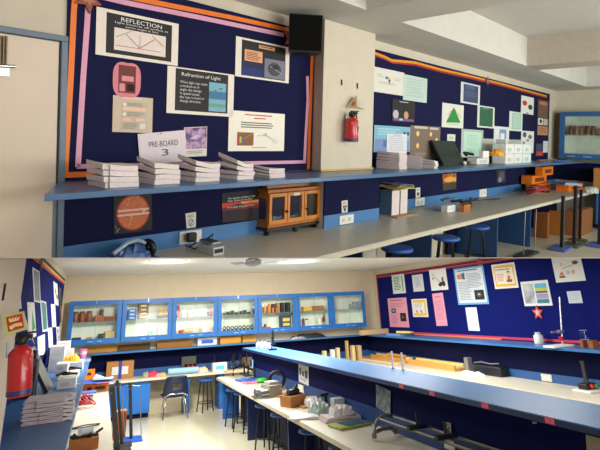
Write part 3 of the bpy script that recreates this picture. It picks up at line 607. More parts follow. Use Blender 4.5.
# ---- tall white carton with flattened cardboard on top
a = at(384, 216.5, z=ZW); a.y = 2.96; x0, x1 = sil(379.5, 407, 215.5, a.y, .16); h = at(395, 190.5, y=a.y).z - ZW; w = x1 - x0
t = thing('tall_carton', 'tall white carton with a blue side standing on the worktop', 'carton', ((x0 + x1) / 2, a.y, ZW))
mk('box_body', MB().box(-w / 2, 0, .012, w / 2, .16, h).box(-w / 2 - .004, .0, .012, -w / 2 - .0005, .16, h, 1), [mat((226, 214, 214), .6), mat((70, 104, 134), .6)], t, .003)
mk('dark_seam', MB().box(-.008, -.004, .013, .008, -.0006, h - .002), mat((60, 56, 56), .6), t)
mk('base_card', MB().box(-w / 2 - .04, -.1, 0, w / 2 + .06, .19, .011), mat((186, 156, 126), .7), t)
t = thing('flat_cardboard', 'flattened grey and yellow cardboard sheets lying on top of the tall carton', 'cardboard', ((x0 + x1) / 2, a.y + .04, ZW + h + .008), .1)
for k, (ww, dd, cc, lb) in enumerate(((.4, .26, (206, 190, 120), 'yellowish sheet'), (.42, .22, (168, 150, 112), 'brown sheet'), (.34, .22, (132, 140, 150), 'grey blue sheet'))):
    mk('sheet', MB().slab(ww, dd, .003 + k * .02, .014 + k * .02, .006, .02, k, .01 * k, 0), mat(cc, .7), t, 0, lb)

# ---- worktop things further along
carton('tray_box', 'open white box holding grey leads on the worktop', 'box', 441, 455.5, 212.5, 206, ZW, .22, white, lab=mat((214, 214, 220), .6))
p = at(447, 206, z=ZW + .06)
solo('lead_bundle', MB().tube([(-.1, .08, .02), (-.03, .02, .05), (.02, .1, .03), (.08, .03, .05), (.12, .1, .02)], .016).tube([(-.08, .12, .03), (0, .06, .06), (.1, .13, .04)], .014), mat((90, 96, 112), .5), 'grey leads piled in the open white box', 'leads', (p.x, p.y - .08, ZW + .105))
t = carton('instrument_box', 'orange wooden instrument box with black terminals on the worktop', 'instrument', 459, 470.5, 212, 205, ZW, .2, wood)
mk('terminal_strip', MB().box(-.12, .0, .105, .14, .05, .125).box(-.12, .12, .105, .1, .16, .125).cyl((.13, .02, .02), (.13, .02, .16), .012).cyl((.17, .05, .0), (.17, .05, .12), .012), black, t)
p = at(484, 201, z=ZW)
solo('tongs', MB().bar((-.3, .06, .02), (.32, -.1, .02), .02, .014).bar((-.3, .04, .03), (.05, .1, .03), .016, .012).bar((.05, .1, .03), (.34, -.1, .03), .016, .012).ring((-.32, .06, .02), .03, .007), mat((40, 40, 44), .4), 'pair of dark metal tongs lying open on the worktop', 'tongs', p)
p = at(519, 193, z=ZW)
t = thing('red_wire_coil', 'tangle of red wires on the worktop beside the orange cartons', 'wires', (p.x - .25, 2.66, ZW + .045))
for k in range(5): mk('wire_loop', MB().ring((-.14 + .08 * k, .03 * (k % 2), .02 + .012 * k), .1 + .012 * k, .012, (.1 * k, .3 - .1 * k, 1), 18, 6), mat((160, 40, 48), .4), t)
carton('power_supply', 'small grey power supply with a white adaptor beside the red wires', 'power supply', 526.5, 539, 193.5, 187, ZW, .2, mat((150, 142, 156), .4), lab=mat((200, 196, 200), .5))
OB = mat((234, 124, 26), .55, noise=.12, scale=20); OBd = mat((120, 60, 30), .6)
GB = 'orange cartons stacked on the worktop'
c1 = carton('orange_carton', 'bottom orange carton of the stack on the worktop', 'carton', 525, 551, 191.5, 184.6, ZW, .36, OB, GB, lab=OBd)
z1 = at(538, 184.4, y=at(538, 191.5, z=ZW).y).z
c2 = carton('orange_carton', 'middle orange carton with a grey top in the stack on the worktop', 'carton', 521, 546.5, 184.4, 175.8, z1 + .001, .36, OB, GB, lab=OBd)
y2 = at(534, 184.4, z=z1 + .001).y; z2 = at(534, 175.8, y=y2).z
carton('orange_carton', 'top orange carton of the stack on the worktop', 'carton', 535, 553, 175.6, 167, z2 + .001, .3, OB, GB, lab=OBd)
t = carton('orange_tray', 'open orange tray with blue papers at the far end of the worktop', 'tray', 556, 583, 191.5, 185, ZW, .4, OB, lab=OBd)
p = at(570, 184.5, z=ZW + .12)
for k, (cx, lb, cc) in enumerate(((566, 'blue folder on the orange tray', (70, 110, 190)), (574, 'pale blue paper lying over the orange tray', (170, 190, 222)))):
    q = at(cx, 184 + k, z=ZW + .13 + .025 * k); solo('paper_folder', MB().slab(.5, .24, 0, .015, .012, .03, k), mat(cc, .5), lb, 'folder', q, rz=.3 * k - .1)
q = at(589, 188, z=ZW); solo('plastic_bag', MB().heap(.4, .3, .1, 5), mat((206, 206, 196), .4), 'crumpled white plastic bag at the end of the worktop', 'bag', (min(q.x, 9.9), q.y - .25, ZW), rz=.4)

# ---- things on the shelf beyond the column
a = at(444, 166, z=ZS); b = at(466, 165, y=a.y)
t = thing('slate_board', 'dark green slate leaning against the long pin board', 'slate', ((a.x + b.x) / 2, a.y, ZS), 0, None)
hh = at(452, 141, y=3.0).z - ZS; ww = (b.x - a.x) / 2; ln = 3.14 - a.y
mk('slate_face', MB().add([(-ww, 0, 0), (ww, 0, 0), (ww, ln, hh), (-ww, ln, hh)] + [(-ww, .02, 0), (ww, .02, 0), (ww, ln + .02, hh), (-ww, ln + .02, hh)], [(0, 1, 2, 3), (7, 6, 5, 4), (0, 4, 5, 1), (1, 5, 6, 2), (2, 6, 7, 3), (3, 7, 4, 0)]), mat((42, 54, 48), .6), t)
mk('slate_edge', MB().bar((-ww - .012, 0.01, 0.016), (-ww - .012, ln, hh), .02, .03), black, t)
for px, lb, m in ((459, 'small white rock sample in front of the slate', white), (463.5, 'small brown rock sample in front of the slate', mat((130, 96, 76), .8))):
    q = at(px, 165, z=ZS); solo('rock_sample', MB().ball((0, 0, .03), .03, .025, .028, 9), m, lb, 'rock', (q.x, q.y - .08, ZS))
carton('white_carton', 'low white carton with dark leads on top, first right of the slate', 'carton', 467, 489, 164.5, 158.5, ZS, .3, white, lab=mat((206, 206, 206), .6))
q = at(471, 156.5, z=ZS + .12); solo('lead_bundle', MB().tube([(-.15, .0, .02), (-.05, .08, .05), (.05, 0, .03), (.15, .06, .03)], .018), black, 'dark leads lying on the low white carton', 'leads', (q.x, 2.86, ZS + .118))
carton('white_carton', 'white carton standing on the low one beside the mint poster', 'carton', 479, 489, 158, 151, ZS + .12, .22, mat((222, 220, 222), .6))
carton('white_carton', 'flat white carton left of the yellow wrapped parcel', 'carton', 491, 505, 162.5, 157, ZS, .3, white, lab=mat((190, 190, 196), .6))
q = at(496.5, 157, z=ZS + .11); solo('parcel', MB().heap(.3, .18, .1, 3), mat((226, 160, 40), .5), 'small yellow wrapped parcel among the white cartons', 'parcel', (q.x, 2.78, ZS + .125))
GW = 'pile of white cartons at the far end of the shelf'
LB = ['lower left', 'lower middle', 'lower right', 'upper left', 'upper middle', 'upper right']
i = 0
for r_, (yb, yt, zz) in enumerate(((161, 154, ZS), (153.5, 147, None))):
    for k in range(3):
        a0 = 505.5 + 8.6 * k
        if zz is None: zb2 = ztop
        else: zb2 = zz
        x0_, x1_ = sil(a0, a0 + 8.2, 160.5, 2.8, .0); h_ = .15
        tt = thing('white_carton', LB[i] + ' white carton of the pile on the far end of the shelf', 'carton', ((x0_ + x1_) / 2, 2.8, ZS + (h_ + .002) * r_), 0, GW)
        mk('box_body', MB().box(-(x1_ - x0_) / 2, 0, 0, (x1_ - x0_) / 2, .2, h_), mat((228 - 4 * k, 228, 224), .6), tt, .004)
        mk('printed_label', MB().box(-.08, -.003, h_ * .25, .05, -.0008, h_ * .6), mat((190, 196, 190), .6), tt)
        i += 1; ztop = ZS + h_
q = at(562, 159, z=ZS); t = thing('pink_cup', 'pink and white printed cup on the corner of the shelf', 'cup', (q.x, q.y, ZS))
mk('cup_body', MB().lathe([(.06, 0), (.08, .2), (.075, .2), (.06, .02)], n=18), mat((226, 170, 180), .5), t); mk('print_band', MB().lathe([(.0695, .09), (.0768, .16)], n=18), mat((190, 60, 80), .5), t)
q = at(548, 160, z=ZS); solo('paper_folder', MB().slab(.6, .2, 0, .012, .008, .02, 8), mat((86, 120, 186), .5), 'blue folder lying flat on the far end of the shelf', 'folder', (min(q.x, 9.9), 2.72, ZS), rz=.05)
q = at(540, 158.3, z=ZS); solo('wooden_ruler', MB().box(-.5, 0, 0, .5, .04, .012), tan, 'wooden ruler lying along the back of the far shelf', 'ruler', (min(q.x, 10.2), 3.08, ZS))

# ---- glazed cupboard on the far wall
CX0 = 10.66
def zat(px, py): return at(px, py, x=CX0)
pt = zat(560, 112); pb = zat(560, 158); yl = pt.y
t = thing('wall_cupboard', 'blue framed glazed cupboard on the far wall beyond the long board', 'cupboard', (CX0, yl, pb.z))
hh = pt.z - pb.z; wid = 1.15
mk('cupboard_body', MB().box(.02, -wid, 0, .335, 0, .02).box(.02, -wid, hh - .02, .335, 0, hh).box(.02, -.02, .02, .335, 0, hh - .02).box(.32, -wid, .02, .335, -.02, hh - .02), mat((206, 214, 200), .6), t)
mk('door_frame', MB().box(-.002, -wid, 0, .019, 0, .1).box(-.002, -wid, hh - .09, .019, 0, hh).box(-.002, -.1, .1, .019, 0, hh - .09).box(-.002, -wid, .1, .019, -wid + .1, hh - .09), mat((50, 98, 160), .4), t, .003)
mk('glass_pane', MB().box(.005, -wid + .1, .1, .008, -.1, hh - .09), GLASS, t)
mk('glass_shelf', MB().box(.03, -wid + .02, hh * .5, .31, -.021, hh * .5 + .012), mat((120, 150, 140), .2), t)
for k in range(2): mk('handle', MB().box(-.012, -.3 - .28 * k, .035, -.0025, -.16 - .28 * k, .06), mat((130, 160, 190), .3), t)
for k in range(5):
    q = (CX0 + .14, yl - .17 - .1 * k, pb.z + hh * .5 + .0125)
    solo('copper_jar', MB().lathe([(.04, 0), (.042, .17), (.03, .18)], n=14), mat((120, 70, 40), .4), 'brown jar in the row on the shelf of the far cupboard', 'jar', q, group='brown jars in the far cupboard')
solo('orange_carton', MB().box(-.08, -.12, 0, .08, .12, .13), mat((170, 84, 56), .6), 'brick red box right of the brown jars in the far cupboard', 'carton', (CX0 + .14, yl - .8, pb.z + hh * .5 + .0125))
struct('trim_8', MB().box(10.9, yl + .06, pb.z - .05, 10.998, yl + .13, pt.z), mat((120, 84, 50), .6))
ob = solo('wall_shelf', MB().box(10.68, .6, ZS - .035, 10.999, 2.29, ZS), blueA, 'blue shelf on the far wall below the glazed cupboard', 'shelf', (0, 0, 0), bev=.003)
solo('flat_carton', MB().box(0, -.9, 0, .12, 0, max(.02, min(.1, pb.z - ZS - .012))), mat((150, 120, 66), .7), 'long brown carton on the far shelf under the glazed cupboard', 'carton', (10.74, yl - .12, ZS + .001), bev=.004)
q = at(594, 189, z=ZW); q = at(594.5, 188, x=10.5)
solo('cardboard_box', MB().box(-.2, -.5, 0, .2, 0, .42), card, 'cardboard box at the right edge on the far worktop', 'carton', (10.6, at(594.5, 185, x=10.5).y, ZW + .001), bev=.004)
t = thing('base_cabinet', 'bright blue base cabinet under the far worktop', 'cabinet', (10.4, 2.28, 0))
mk('cabinet_body', MB().box(.02, -2, .08, .58, 0, ZW - .05), mat((44, 96, 176), .4), t)
for k in range(3): mk('door', MB().box(0, -.62 * (k + 1) + .01, .1, .018, -.62 * k, ZW - .06), mat((52, 108, 190), .4), t, .003)
mk('plinth', MB().box(.06, -2, 0, .58, 0, .079), navyD, t)

# ---- stools under the worktop
def stool(label, loc, r=.165, h=.55, group=None, cut=None):
    t = thing('lab_stool', label, 'stool', loc, .4, group)
    mk('seat', MB().lathe([(r * .9, h - .035), (r, h - .028), (r, h - .008), (r * .93, h)], n=28), mat((44, 96, 186), .4), t)
    for k in range(4):
        a = PI / 4 + k * PI / 2
        mk('leg', MB().cyl((r * .62 * math.cos(a), r * .62 * math.sin(a), h - .036), (r * 1.02 * math.cos(a), r * 1.02 * math.sin(a), 0), .013, n=10), black, t)
    mk('foot_ring', MB().ring((0, 0, h * .3), r * .905, .009), black, t)
    return t
for px, py, lb in ((397, 247, 'nearest blue topped stool cut off below the worktop edge'), (446, 236.5, 'middle blue topped stool under the upper worktop'), (477, 225.5, 'far blue topped stool beside the blue panels under the worktop')):
    q = at(px, py, z=.55); r_ = pxr(q, 16 - (px - 397) * .05)
    stool(lb, (q.x, q.y, 0), r=r_)
# ---- boxes on the floor and stands
for px0, px1, pyb, pyt, dep, cc, lb in ((533, 549, 241.5, 215.5, .22, (150, 92, 50), 'brown cardboard box under the worktop, nearest the blue panel'), (550.5, 561, 238.5, 214, .2, (190, 120, 60), 'narrow orange brown box between the two larger floor boxes'), (563.5, 592, 238, 213, .25, (140, 92, 58), 'wide brown cardboard box standing on the floor under the far worktop')):
    q = at((px0 + px1) / 2, pyb, z=0); q.y = min(q.y, 3.1 - dep); x0_, x1_ = sil(px0, px1, pyb, q.y, dep); h_ = at((px0 + px1) / 2, pyt, y=q.y).z
    tt = thing('cardboard_box', lb, 'carton', ((x0_ + x1_) / 2, q.y, 0)); w_ = (x1_ - x0_) / 2
    mk('box_body', MB().box(-w_, 0, 0, w_, dep, min(h_, ZW - .06)), mat(cc, .8, noise=.08), tt, .004)
    mk('flap', MB().box(-w_ + .01, .01, min(h_, ZW - .06) + .001, w_ - .01, dep * .5, min(h_, ZW - .06) + .006), mat(tuple(min(255, c + 18) for c in cc), .8), tt)
def stand(label, px, pyb, pyt, mb_, width, dx=.3, z=0.0):
    q = at(px, pyb, z=z); h = at(px, pyt, y=q.y).z - z
    t = thing('metal_stand', label, 'stand', (q.x, q.y, z))
    mk('base', MB().box(-dx * .5, -.1, 0, dx * .5, .14, .035), mb_, t, .006)
    mk('post', MB().box(-width / 2, -.02, .036, width / 2, .02, h), black, t, .003)
    mk('thin_rod', MB().cyl((dx * .38, .02, .036), (dx * .38, .02, h * .96), .006, n=8).cyl((dx * .38, .02, h * .96), (0, 0, h * .97), .006, n=8), steel, t)
    mk('clamp', MB().cyl((-.03, 0, h * .93), (.05, 0, h * .93), .02, n=10), black, t)
    return t
bb = mat((74, 96, 160), .4)
stand('tall black stand with a blue base in front of the floor boxes', 561.5, 249.5, 196, bb, .055, .42)
stand('thick black stand with a dark base behind the blue based one', 574, 246, 186, mat((70, 78, 66), .5), .07, .4)
stand('slim black stand close to the thick one near the far worktop', 579.5, 241, 190, mat((72, 80, 70), .5), .03, .16)
stand('black stand with a blue base at the right edge of the upper view', 599, 246, 190, bb, .06, .42)
q = at(526, 255.5, z=0)
t = thing('rod_rack', 'dark flat base with two thin upright rods under the worktop edge', 'stand', q)
mk('base', MB().box(-.28, -.08, 0, .3, .08, .03), mat((52, 54, 48), .5), t, .005)
for px in (523.5, 534.5):
    x_ = at(px, 252, y=q.y).x - q.x; mk('rod', MB().cyl((x_, 0, .031), (x_ + .02, 0, .62), .008, n=8), steel, t)
# ================================================================== LOWER ROOM (view down the laboratory)
use(LO)
XL, XR, YB, ZW, ZS, ZC = -0.74, 6.68, 11.7, 0.72, 1.236, 2.78
floorB = mat((206, 202, 180), 0.16, noise=0.03, scale=3)
struct('floor', MB().box(-1, -3, -.1, 9, YB + .2, 0), floorB)
struct('ceiling', MB().box(XL - .1, 7.0, ZC, XR + .1, YB + .2, ZC + .1), ceilB)
struct('wall_back', MB().box(XL - .1, YB, 0, XR + .1, YB + .15, ZC), wallB)
struct('wall_left', MB().box(XL - .15, -2, 0, XL, YB - .001, ZC), wallB)
struct('wall_right', MB().box(XR, -2, 0, XR + .15, YB - .001, ZC), wallB)
struct('column', MB().box(XL + .001, 2.0, 0, -.462, 3.45, ZC), mat((222, 208, 192), .8, noise=.02), bev=.006)
struct('baseboard_left', MB().box(-.461, 2.0, ZS + .001, -.45, 3.45, ZS + .025), tan)
# navy panels and blue strips between worktops and shelves
struct('wall_panel', MB().box(XL + .001, YB - .02, .86, XR - .001, YB - .001, ZS - .035).box(6.34, 1, .84, 6.36, YB - .021, ZS - .036).box(XL + .001, 3.46, .86, XL + .02, YB - .021, ZS - .035), mat((8, 13, 50), .85, noise=.08, scale=50))
struct('trim_9', MB().box(XL + .001, YB - .024, ZW, XR - .001, YB - .001, .859).box(6.335, 1, ZW, 6.36, YB - .025, .839), mat((40, 84, 140), .45))
struct('trim_10', MB().box(.9, YB - .03, 0, 2.6, YB - .002, ZW - .05), mat((196, 184, 156), .7))
# shelf and worktop running round
o = solo('wall_shelf', MB().prism([(XL + .021, 3.46), (-.445, 3.46), (-.445, 2.0), (-.13, 2.0), (-.13, 11.42), (6.12, 11.42), (6.12, 1.0), (XR - .021, 1.0), (XR - .021, YB - .021), (XL + .021, YB - .021)], ZS - .035, ZS - .0012), mat((58, 112, 172), .32, noise=.05), 'long blue shelf running round the three walls of the lower view', 'shelf', (0, 0, 0), bev=.003)
o = thing('counter_top', 'pale worktop running round the walls below the blue shelf in the lower view', 'worktop')
mk('worktop', MB().prism([(XL + .03, 3.46), (-.455, 3.46), (-.455, 2.0), (.21, 2.0), (.21, 11.18), (5.6, 11.18), (5.6, 1.0), (6.334, 1.0), (6.334, YB - .026), (XL + .03, YB - .026)], ZW - .012, ZW - .0012), topB, o)
mk('front_edge', MB().box(.195, 2.0, ZW - .045, .21, 11.18, ZW - .0125).box(.21, 11.165, ZW - .045, 5.6, 11.18, ZW - .0125).box(5.585, 1.0, ZW - .045, 5.6, 11.16, ZW - .0125), mat((216, 208, 186), .4), o)

# ---- pin boards
tl = at(61, 281, x=XL); ztop = 2.655
nb = thing('notice_board', 'navy pin board on the left wall behind the fire extinguisher', 'notice board', (XL, 3.46, ZS))
yend = at(61.5, 300, x=XL).y
mk('board_panel', MB().box(.001, .001, .002, .02, yend - 3.46, ztop - ZS), navyB, nb)
mk('yellow_ribbon', MB().box(.021, .1, ztop - ZS - .075, .026, yend - 3.48, ztop - ZS - .045), mat((236, 180, 40), .5), nb)
mk('red_ribbon', MB().box(.021, .1, ztop - ZS - .11, .026, yend - 3.48, ztop - ZS - .078), mat((190, 40, 40), .5), nb)
mk('dark_ribbon', MB().box(.021, .1, ztop - ZS - .04, .025, yend - 3.48, ztop - ZS - .004), mat((30, 34, 50), .6), nb)
yR = at(378, 290, x=XR).y
nb = thing('notice_board', 'wide blue pin board with a dark red ribbon border on the right wall', 'notice board', (XR, yR, ZS))
zt = 2.66
mk('board_panel', MB().box(-.02, -(yR - 1.5), .002, -.001, 0, zt - ZS), navyB, nb)
RR = mat((150, 34, 56), .5)
mk('red_ribbon', MB().box(-.026, -(yR - 1.5), zt - ZS - .03, -.021, 0, zt - ZS - .002).box(-.026, -(yR - 1.5), zt - ZS - .09, -.021, 0, zt - ZS - .065).box(-.026, -.05, .01, -.021, -.02, zt - ZS - .03), RR, nb)
mk('orange_ribbon', MB().box(-.026, -(yR - 1.5), zt - ZS - .062, -.021, 0, zt - ZS - .05), mat((220, 110, 70), .5), nb)
mk('pink_ribbon', MB().box(-.026, -(yR - 1.5), .02, -.021, -1.2, .06), mat((196, 50, 90), .5), nb)
mk('orange_ribbon', MB().box(-.03, -4.2, .005, -.0265, -1.5, .03), mat((214, 130, 90), .5), nb)

def lpost(name, label, cat, pts, items=(), base=(222, 226, 220), off=.024, group=None, mats0=None):
    return sheet(name, label, cat, [at(*p, x=XL + off) for p in pts], (1, 0, 0), items, base, group, mats0=mats0)
def rpost(name, label, cat, tl, br, items=(), base=(232, 232, 228), off=.026, tilt=0.0, group=None):
    a = at(*tl, x=XR - off); b = at(*br, x=XR - off); c = (a + b) / 2; q = []
    for y, z in ((a.y, a.z), (b.y, a.z), (b.y, b.z), (a.y, b.z)):
        dy, dz = y - c.y, z - c.z
        q.append((XR - off, c.y + dy * math.cos(tilt) - dz * math.sin(tilt), c.z + dy * math.sin(tilt) + dz * math.cos(tilt)))
    return sheet(name, label, cat, q, (-1, 0, 0), items, base, group)
# left wall papers
lpost('poster', 'tall pale mint sheet with a rounded corner at the left edge of the lower view', 'poster', [(9.5, 257), (17.5, 259.5), (21.5, 309), (11, 305)], [('l', .1, .05, .9, .9, 9, (190, 206, 198))], base=(204, 216, 206))
lpost('poster', 'white framed slate grey poster high on the left wall', 'poster', [(32.2, 267), (39.3, 271.5), (40.5, 303), (34, 301.5)], [('r', .15, .05, .9, .95, (110, 114, 132)), ('l', .25, .1, .8, .6, 7, (140, 144, 160))], base=(216, 220, 220))
lpost('poster', 'white sheet with a green triangle on the left wall beside the fire sign', 'poster', [(27, 302), (34.2, 302.5), (36.2, 336), (29, 340)], [('p', [(.6, .2), (.95, .75), (.4, .8)], (60, 150, 80))], base=(216, 220, 216))
lpost('poster', 'white framed teal poster on the left wall', 'poster', [(40, 300), (46, 302), (48, 331), (42.5, 332)], [('r', .15, .05, .9, .93, blotch([(30, 86, 100), (50, 130, 130)], 10))], base=(214, 224, 222))
lpost('poster', 'narrow white poster with red and green marks near the far end of the left wall', 'poster', [(53.2, 281), (57.2, 284), (58.5, 306), (54.5, 304)], [('e', .4, .4, .2, .14, (220, 120, 60)), ('e', .7, .6, .2, .12, (40, 80, 70))], base=(226, 230, 228))
lpost('poster', 'narrow pale green poster near the far end of the left wall', 'poster', [(50.8, 304), (55, 304.5), (56.2, 327), (52.2, 327)], [('r', .2, .08, .85, .9, (176, 216, 206))], base=(222, 230, 226))
lpost('poster', 'white sheet on the left wall just above the tall stack of white cartons', 'poster', [(47.8, 328), (52, 327.5), (53, 347), (48.8, 348)], [('r', .3, .1, .8, .4, (170, 190, 214))], base=(226, 228, 230))
lpost('poster', 'white sheet with faint print farthest right above the white cartons', 'poster', [(56, 327), (59.5, 326.5), (60.5, 346), (57, 347)], [('e', .4, .2, .2, .1, (150, 154, 160)), ('e', .6, .5, .2, .08, (170, 170, 176))], base=(226, 228, 230))
lpost('poster', 'mint sheet low on the left wall behind the leaning slate', 'poster', [(37.2, 337), (44.6, 334), (45.2, 354), (38, 356)], [('l', .2, .1, .9, .8, 6, (190, 214, 206))], base=(206, 224, 216))
lpost('poster', 'dark card low on the left wall above the extinguisher hose', 'poster', [(10.5, 303), (16, 302), (16.5, 312), (11, 313)], [('r', .2, .2, .8, .8, (60, 62, 70))], base=(44, 44, 56), off=.03)
lpost('poster', 'tall brown picture strip at the far end of the left wall', 'poster', [(59, 287), (61, 289), (61.5, 322), (60, 323)], [('r', .1, .1, .9, .5, (70, 60, 50))], base=(110, 76, 56))
q = at(41, 264, x=XL + .04)
pts = [((.09 if i % 2 == 0 else .04) * math.sin(PI * i / 5 + .3), (.09 if i % 2 == 0 else .04) * math.cos(PI * i / 5 + .3)) for i in range(10)]
solo('star_ornament', MB().prism(pts, 0, .012, 'x'), mat((110, 70, 60), .5), 'small dark star hanging on the ribbon of the left wall board', 'star', q)

# ---- right wall papers
rpost('poster', 'white sheet with a green print, first of the top row on the right wall', 'poster', (391.5, 275.5), (406, 293), [('r', .06, .05, .94, .94, (222, 236, 224)), ('l', .12, .1, .7, .85, 9, (90, 130, 110)), ('r', .78, .08, .86, .9, (110, 140, 130))])
rpost('poster', 'small white crumpled sheet, second of the top row on the right wall', 'poster', (411.8, 275.3), (424.5, 291), [('l', .2, .15, .8, .8, 6, (180, 186, 196)), ('s', (.3, .7), (.6, .4), .02, (150, 150, 170))], base=(214, 218, 222))
rpost('poster', 'white poster with a black cannon drawing on the right wall', 'poster', (429, 270.3), (448.5, 289.5), [('s', (.15, .18), (.55, .62), .02, (60, 60, 64)), ('p', [(.45, .72), (.6, .62), (.85, .6), (.88, .78), (.5, .82)], (50, 50, 54)), ('e', .58, .78, .06, .06, (30, 30, 34)), ('e', .8, .78, .06, .06, (30, 30, 34)), ('r', .7, .4, .8, .6, (70, 70, 74)), ('e', .2, .42, .04, .06, (180, 50, 60))])
rpost('poster', 'large white poster with a blue border and colour fan on the right wall', 'poster', (453.3, 269), (489.3, 304), [('r', .05, .05, .95, .95, (216, 224, 230)), ('l', .12, .07, .82, .13, 1, (70, 84, 110)), ('p', [(.1, .19), (.18, .17), (.18, .31), (.1, .29)], (230, 120, 50)), ('p', [(.18, .17), (.27, .16), (.27, .31), (.18, .31)], (200, 150, 90)), ('p', [(.27, .15), (.36, .14), (.36, .33), (.27, .31)], (50, 90, 170)), ('l', .42, .18, .9, .58, 10, (150, 160, 170)), ('l', .1, .38, .55, .9, 12, (160, 168, 176)), ('r', .6, .63, .9, .88, (30, 30, 34)), ('e', .75, .75, .08, .06, (90, 90, 94)), ('e', .75, .74, .03, .02, (220, 220, 220))], base=(110, 170, 222))
# smiling figure on the yellow poster
rpost('poster', 'white poster with a yellow frame and a small red haired figure on the right wall', 'poster', (491.2, 265), (518.8, 287.5), [('r', .07, .08, .93, .92, (240, 184, 50)), ('r', .12, .17, .88, .82, (238, 232, 218)), ('l', .14, .22, .84, .3, 1, (150, 120, 110)), ('l', .16, .4, .5, .74, 5, (226, 130, 120)), ('e', .68, .38, .06, .08, (190, 60, 40)), ('e', .68, .42, .045, .06, (240, 200, 170)), ('r', .63, .5, .73, .66, (230, 90, 70)), ('r', .58, .66, .8, .76, (120, 90, 60)), ('s', (.6, .58), (.55, .7), .03, (240, 200, 170)), ('s', (.74, .56), (.82, .66), .03, (240, 200, 170))])
rpost('poster', 'white poster with a grey gradient and a landscape strip on the right wall', 'poster', (520.3, 282), (552.8, 305.5), [('r', .06, .1, .46, .9, blotch([(120, 124, 132), (176, 180, 184), (210, 212, 214)], 5)), ('r', .5, .12, .92, .3, (96, 180, 220)), ('r', .5, .3, .92, .46, (190, 200, 60)), ('r', .5, .42, .92, .5, (60, 90, 120)), ('r', .5, .52, .92, .72, (170, 150, 190)), ('r', .5, .74, .92, .9, (60, 130, 140))])
rpost('poster', 'white poster with a match and a camp fire in the top right corner', 'poster', (549.5, 250), (586, 280.5), [('e', .3, .48, .05, .06, (230, 190, 150)), ('s', (.3, .6), (.74, .52), .015, (170, 130, 100)), ('e', .78, .46, .1, .055, (120, 60, 40)), ('p', [(.16, .8), (.26, .68), (.36, .8)], (230, 120, 40)), ('r', .16, .82, .36, .87, (90, 50, 40)), ('l', .42, .68, .56, .8, 3, (170, 170, 180)), ('e', .66, .73, .06, .06, (236, 170, 140))])
rpost('poster', 'pink sheet with two dark photos at the left end of the right wall board', 'poster', (387.5, 298.5), (409.5, 327.5), [('l', .15, .06, .85, .14, 1, (170, 110, 130)), ('l', .1, .18, .9, .34, 3, (206, 136, 156)), ('r', .16, .36, .4, .52, (40, 48, 70)), ('e', .28, .44, .08, .05, (110, 160, 190)), ('r', .6, .52, .9, .8, (26, 26, 32)), ('e', .74, .66, .06, .05, (120, 100, 60)), ('l', .12, .58, .5, .9, 6, (206, 136, 156))], base=(238, 162, 182))
rpost('poster', 'small white poster with a yellow frame and two red birds on the right wall', 'poster', (411.3, 299.3), (428.6, 317), [('r', .1, .06, .92, .2, (238, 190, 60)), ('r', .1, .8, .92, .92, (238, 190, 60)), ('r', .82, .06, .92, .92, (238, 190, 60)), ('l', .16, .26, .76, .5, 4, (190, 190, 190)), ('p', [(.24, .56), (.4, .76), (.28, .76)], (190, 70, 60)), ('p', [(.52, .56), (.7, .76), (.56, .76)], (190, 70, 60))])
rpost('poster', 'tall pink sheet right of the small yellow framed poster', 'poster', (432.3, 293.5), (447.5, 326), [('l', .2, .1, .8, .16, 1, (190, 110, 140)), ('l', .1, .24, .9, .84, 12, (212, 142, 164)), ('s', (.45, .3), (.42, .7), .01, (190, 120, 140))], base=(240, 160, 184), tilt=-.03)
rpost('poster', 'narrow white sheet hanging below the blue bordered poster', 'poster', (465.3, 307.5), (480, 331), [('l', .15, .08, .85, .92, 10, (200, 206, 214))], base=(222, 230, 236))
rpost('paper_note', 'small scalloped white note right of the landscape poster', 'note', (566.6, 291.5), (583, 303), [('l', .12, .16, .88, .84, 4, (190, 196, 206))], base=(206, 214, 224))
q = at(538, 312.5, x=XR - .03)
pts = [((.115 if i % 2 == 0 else .055) * math.sin(PI * i / 5), (.115 if i % 2 == 0 else .055) * math.cos(PI * i / 5)) for i in range(10)]
o = solo('star_ornament', MB().prism(pts, -.012, 0, 'x'), mat((214, 70, 60), .5), 'red and white star pinned below the landscape poster', 'star', q)
mk('star_centre', MB().prism([(p[0] * .5, p[1] * .55) for p in pts], -.016, -.0125, 'x'), mat((226, 180, 170), .5), o)
q = at(480, 262, x=XR - .03)
solo('star_ornament', MB().prism([(p[0] * .8, p[1] * .8) for p in pts], -.012, 0, 'x'), mat((176, 60, 60), .5), 'small red star on the top ribbon above the blue bordered poster', 'star', q)
q1 = at(448, 429, x=2.85)

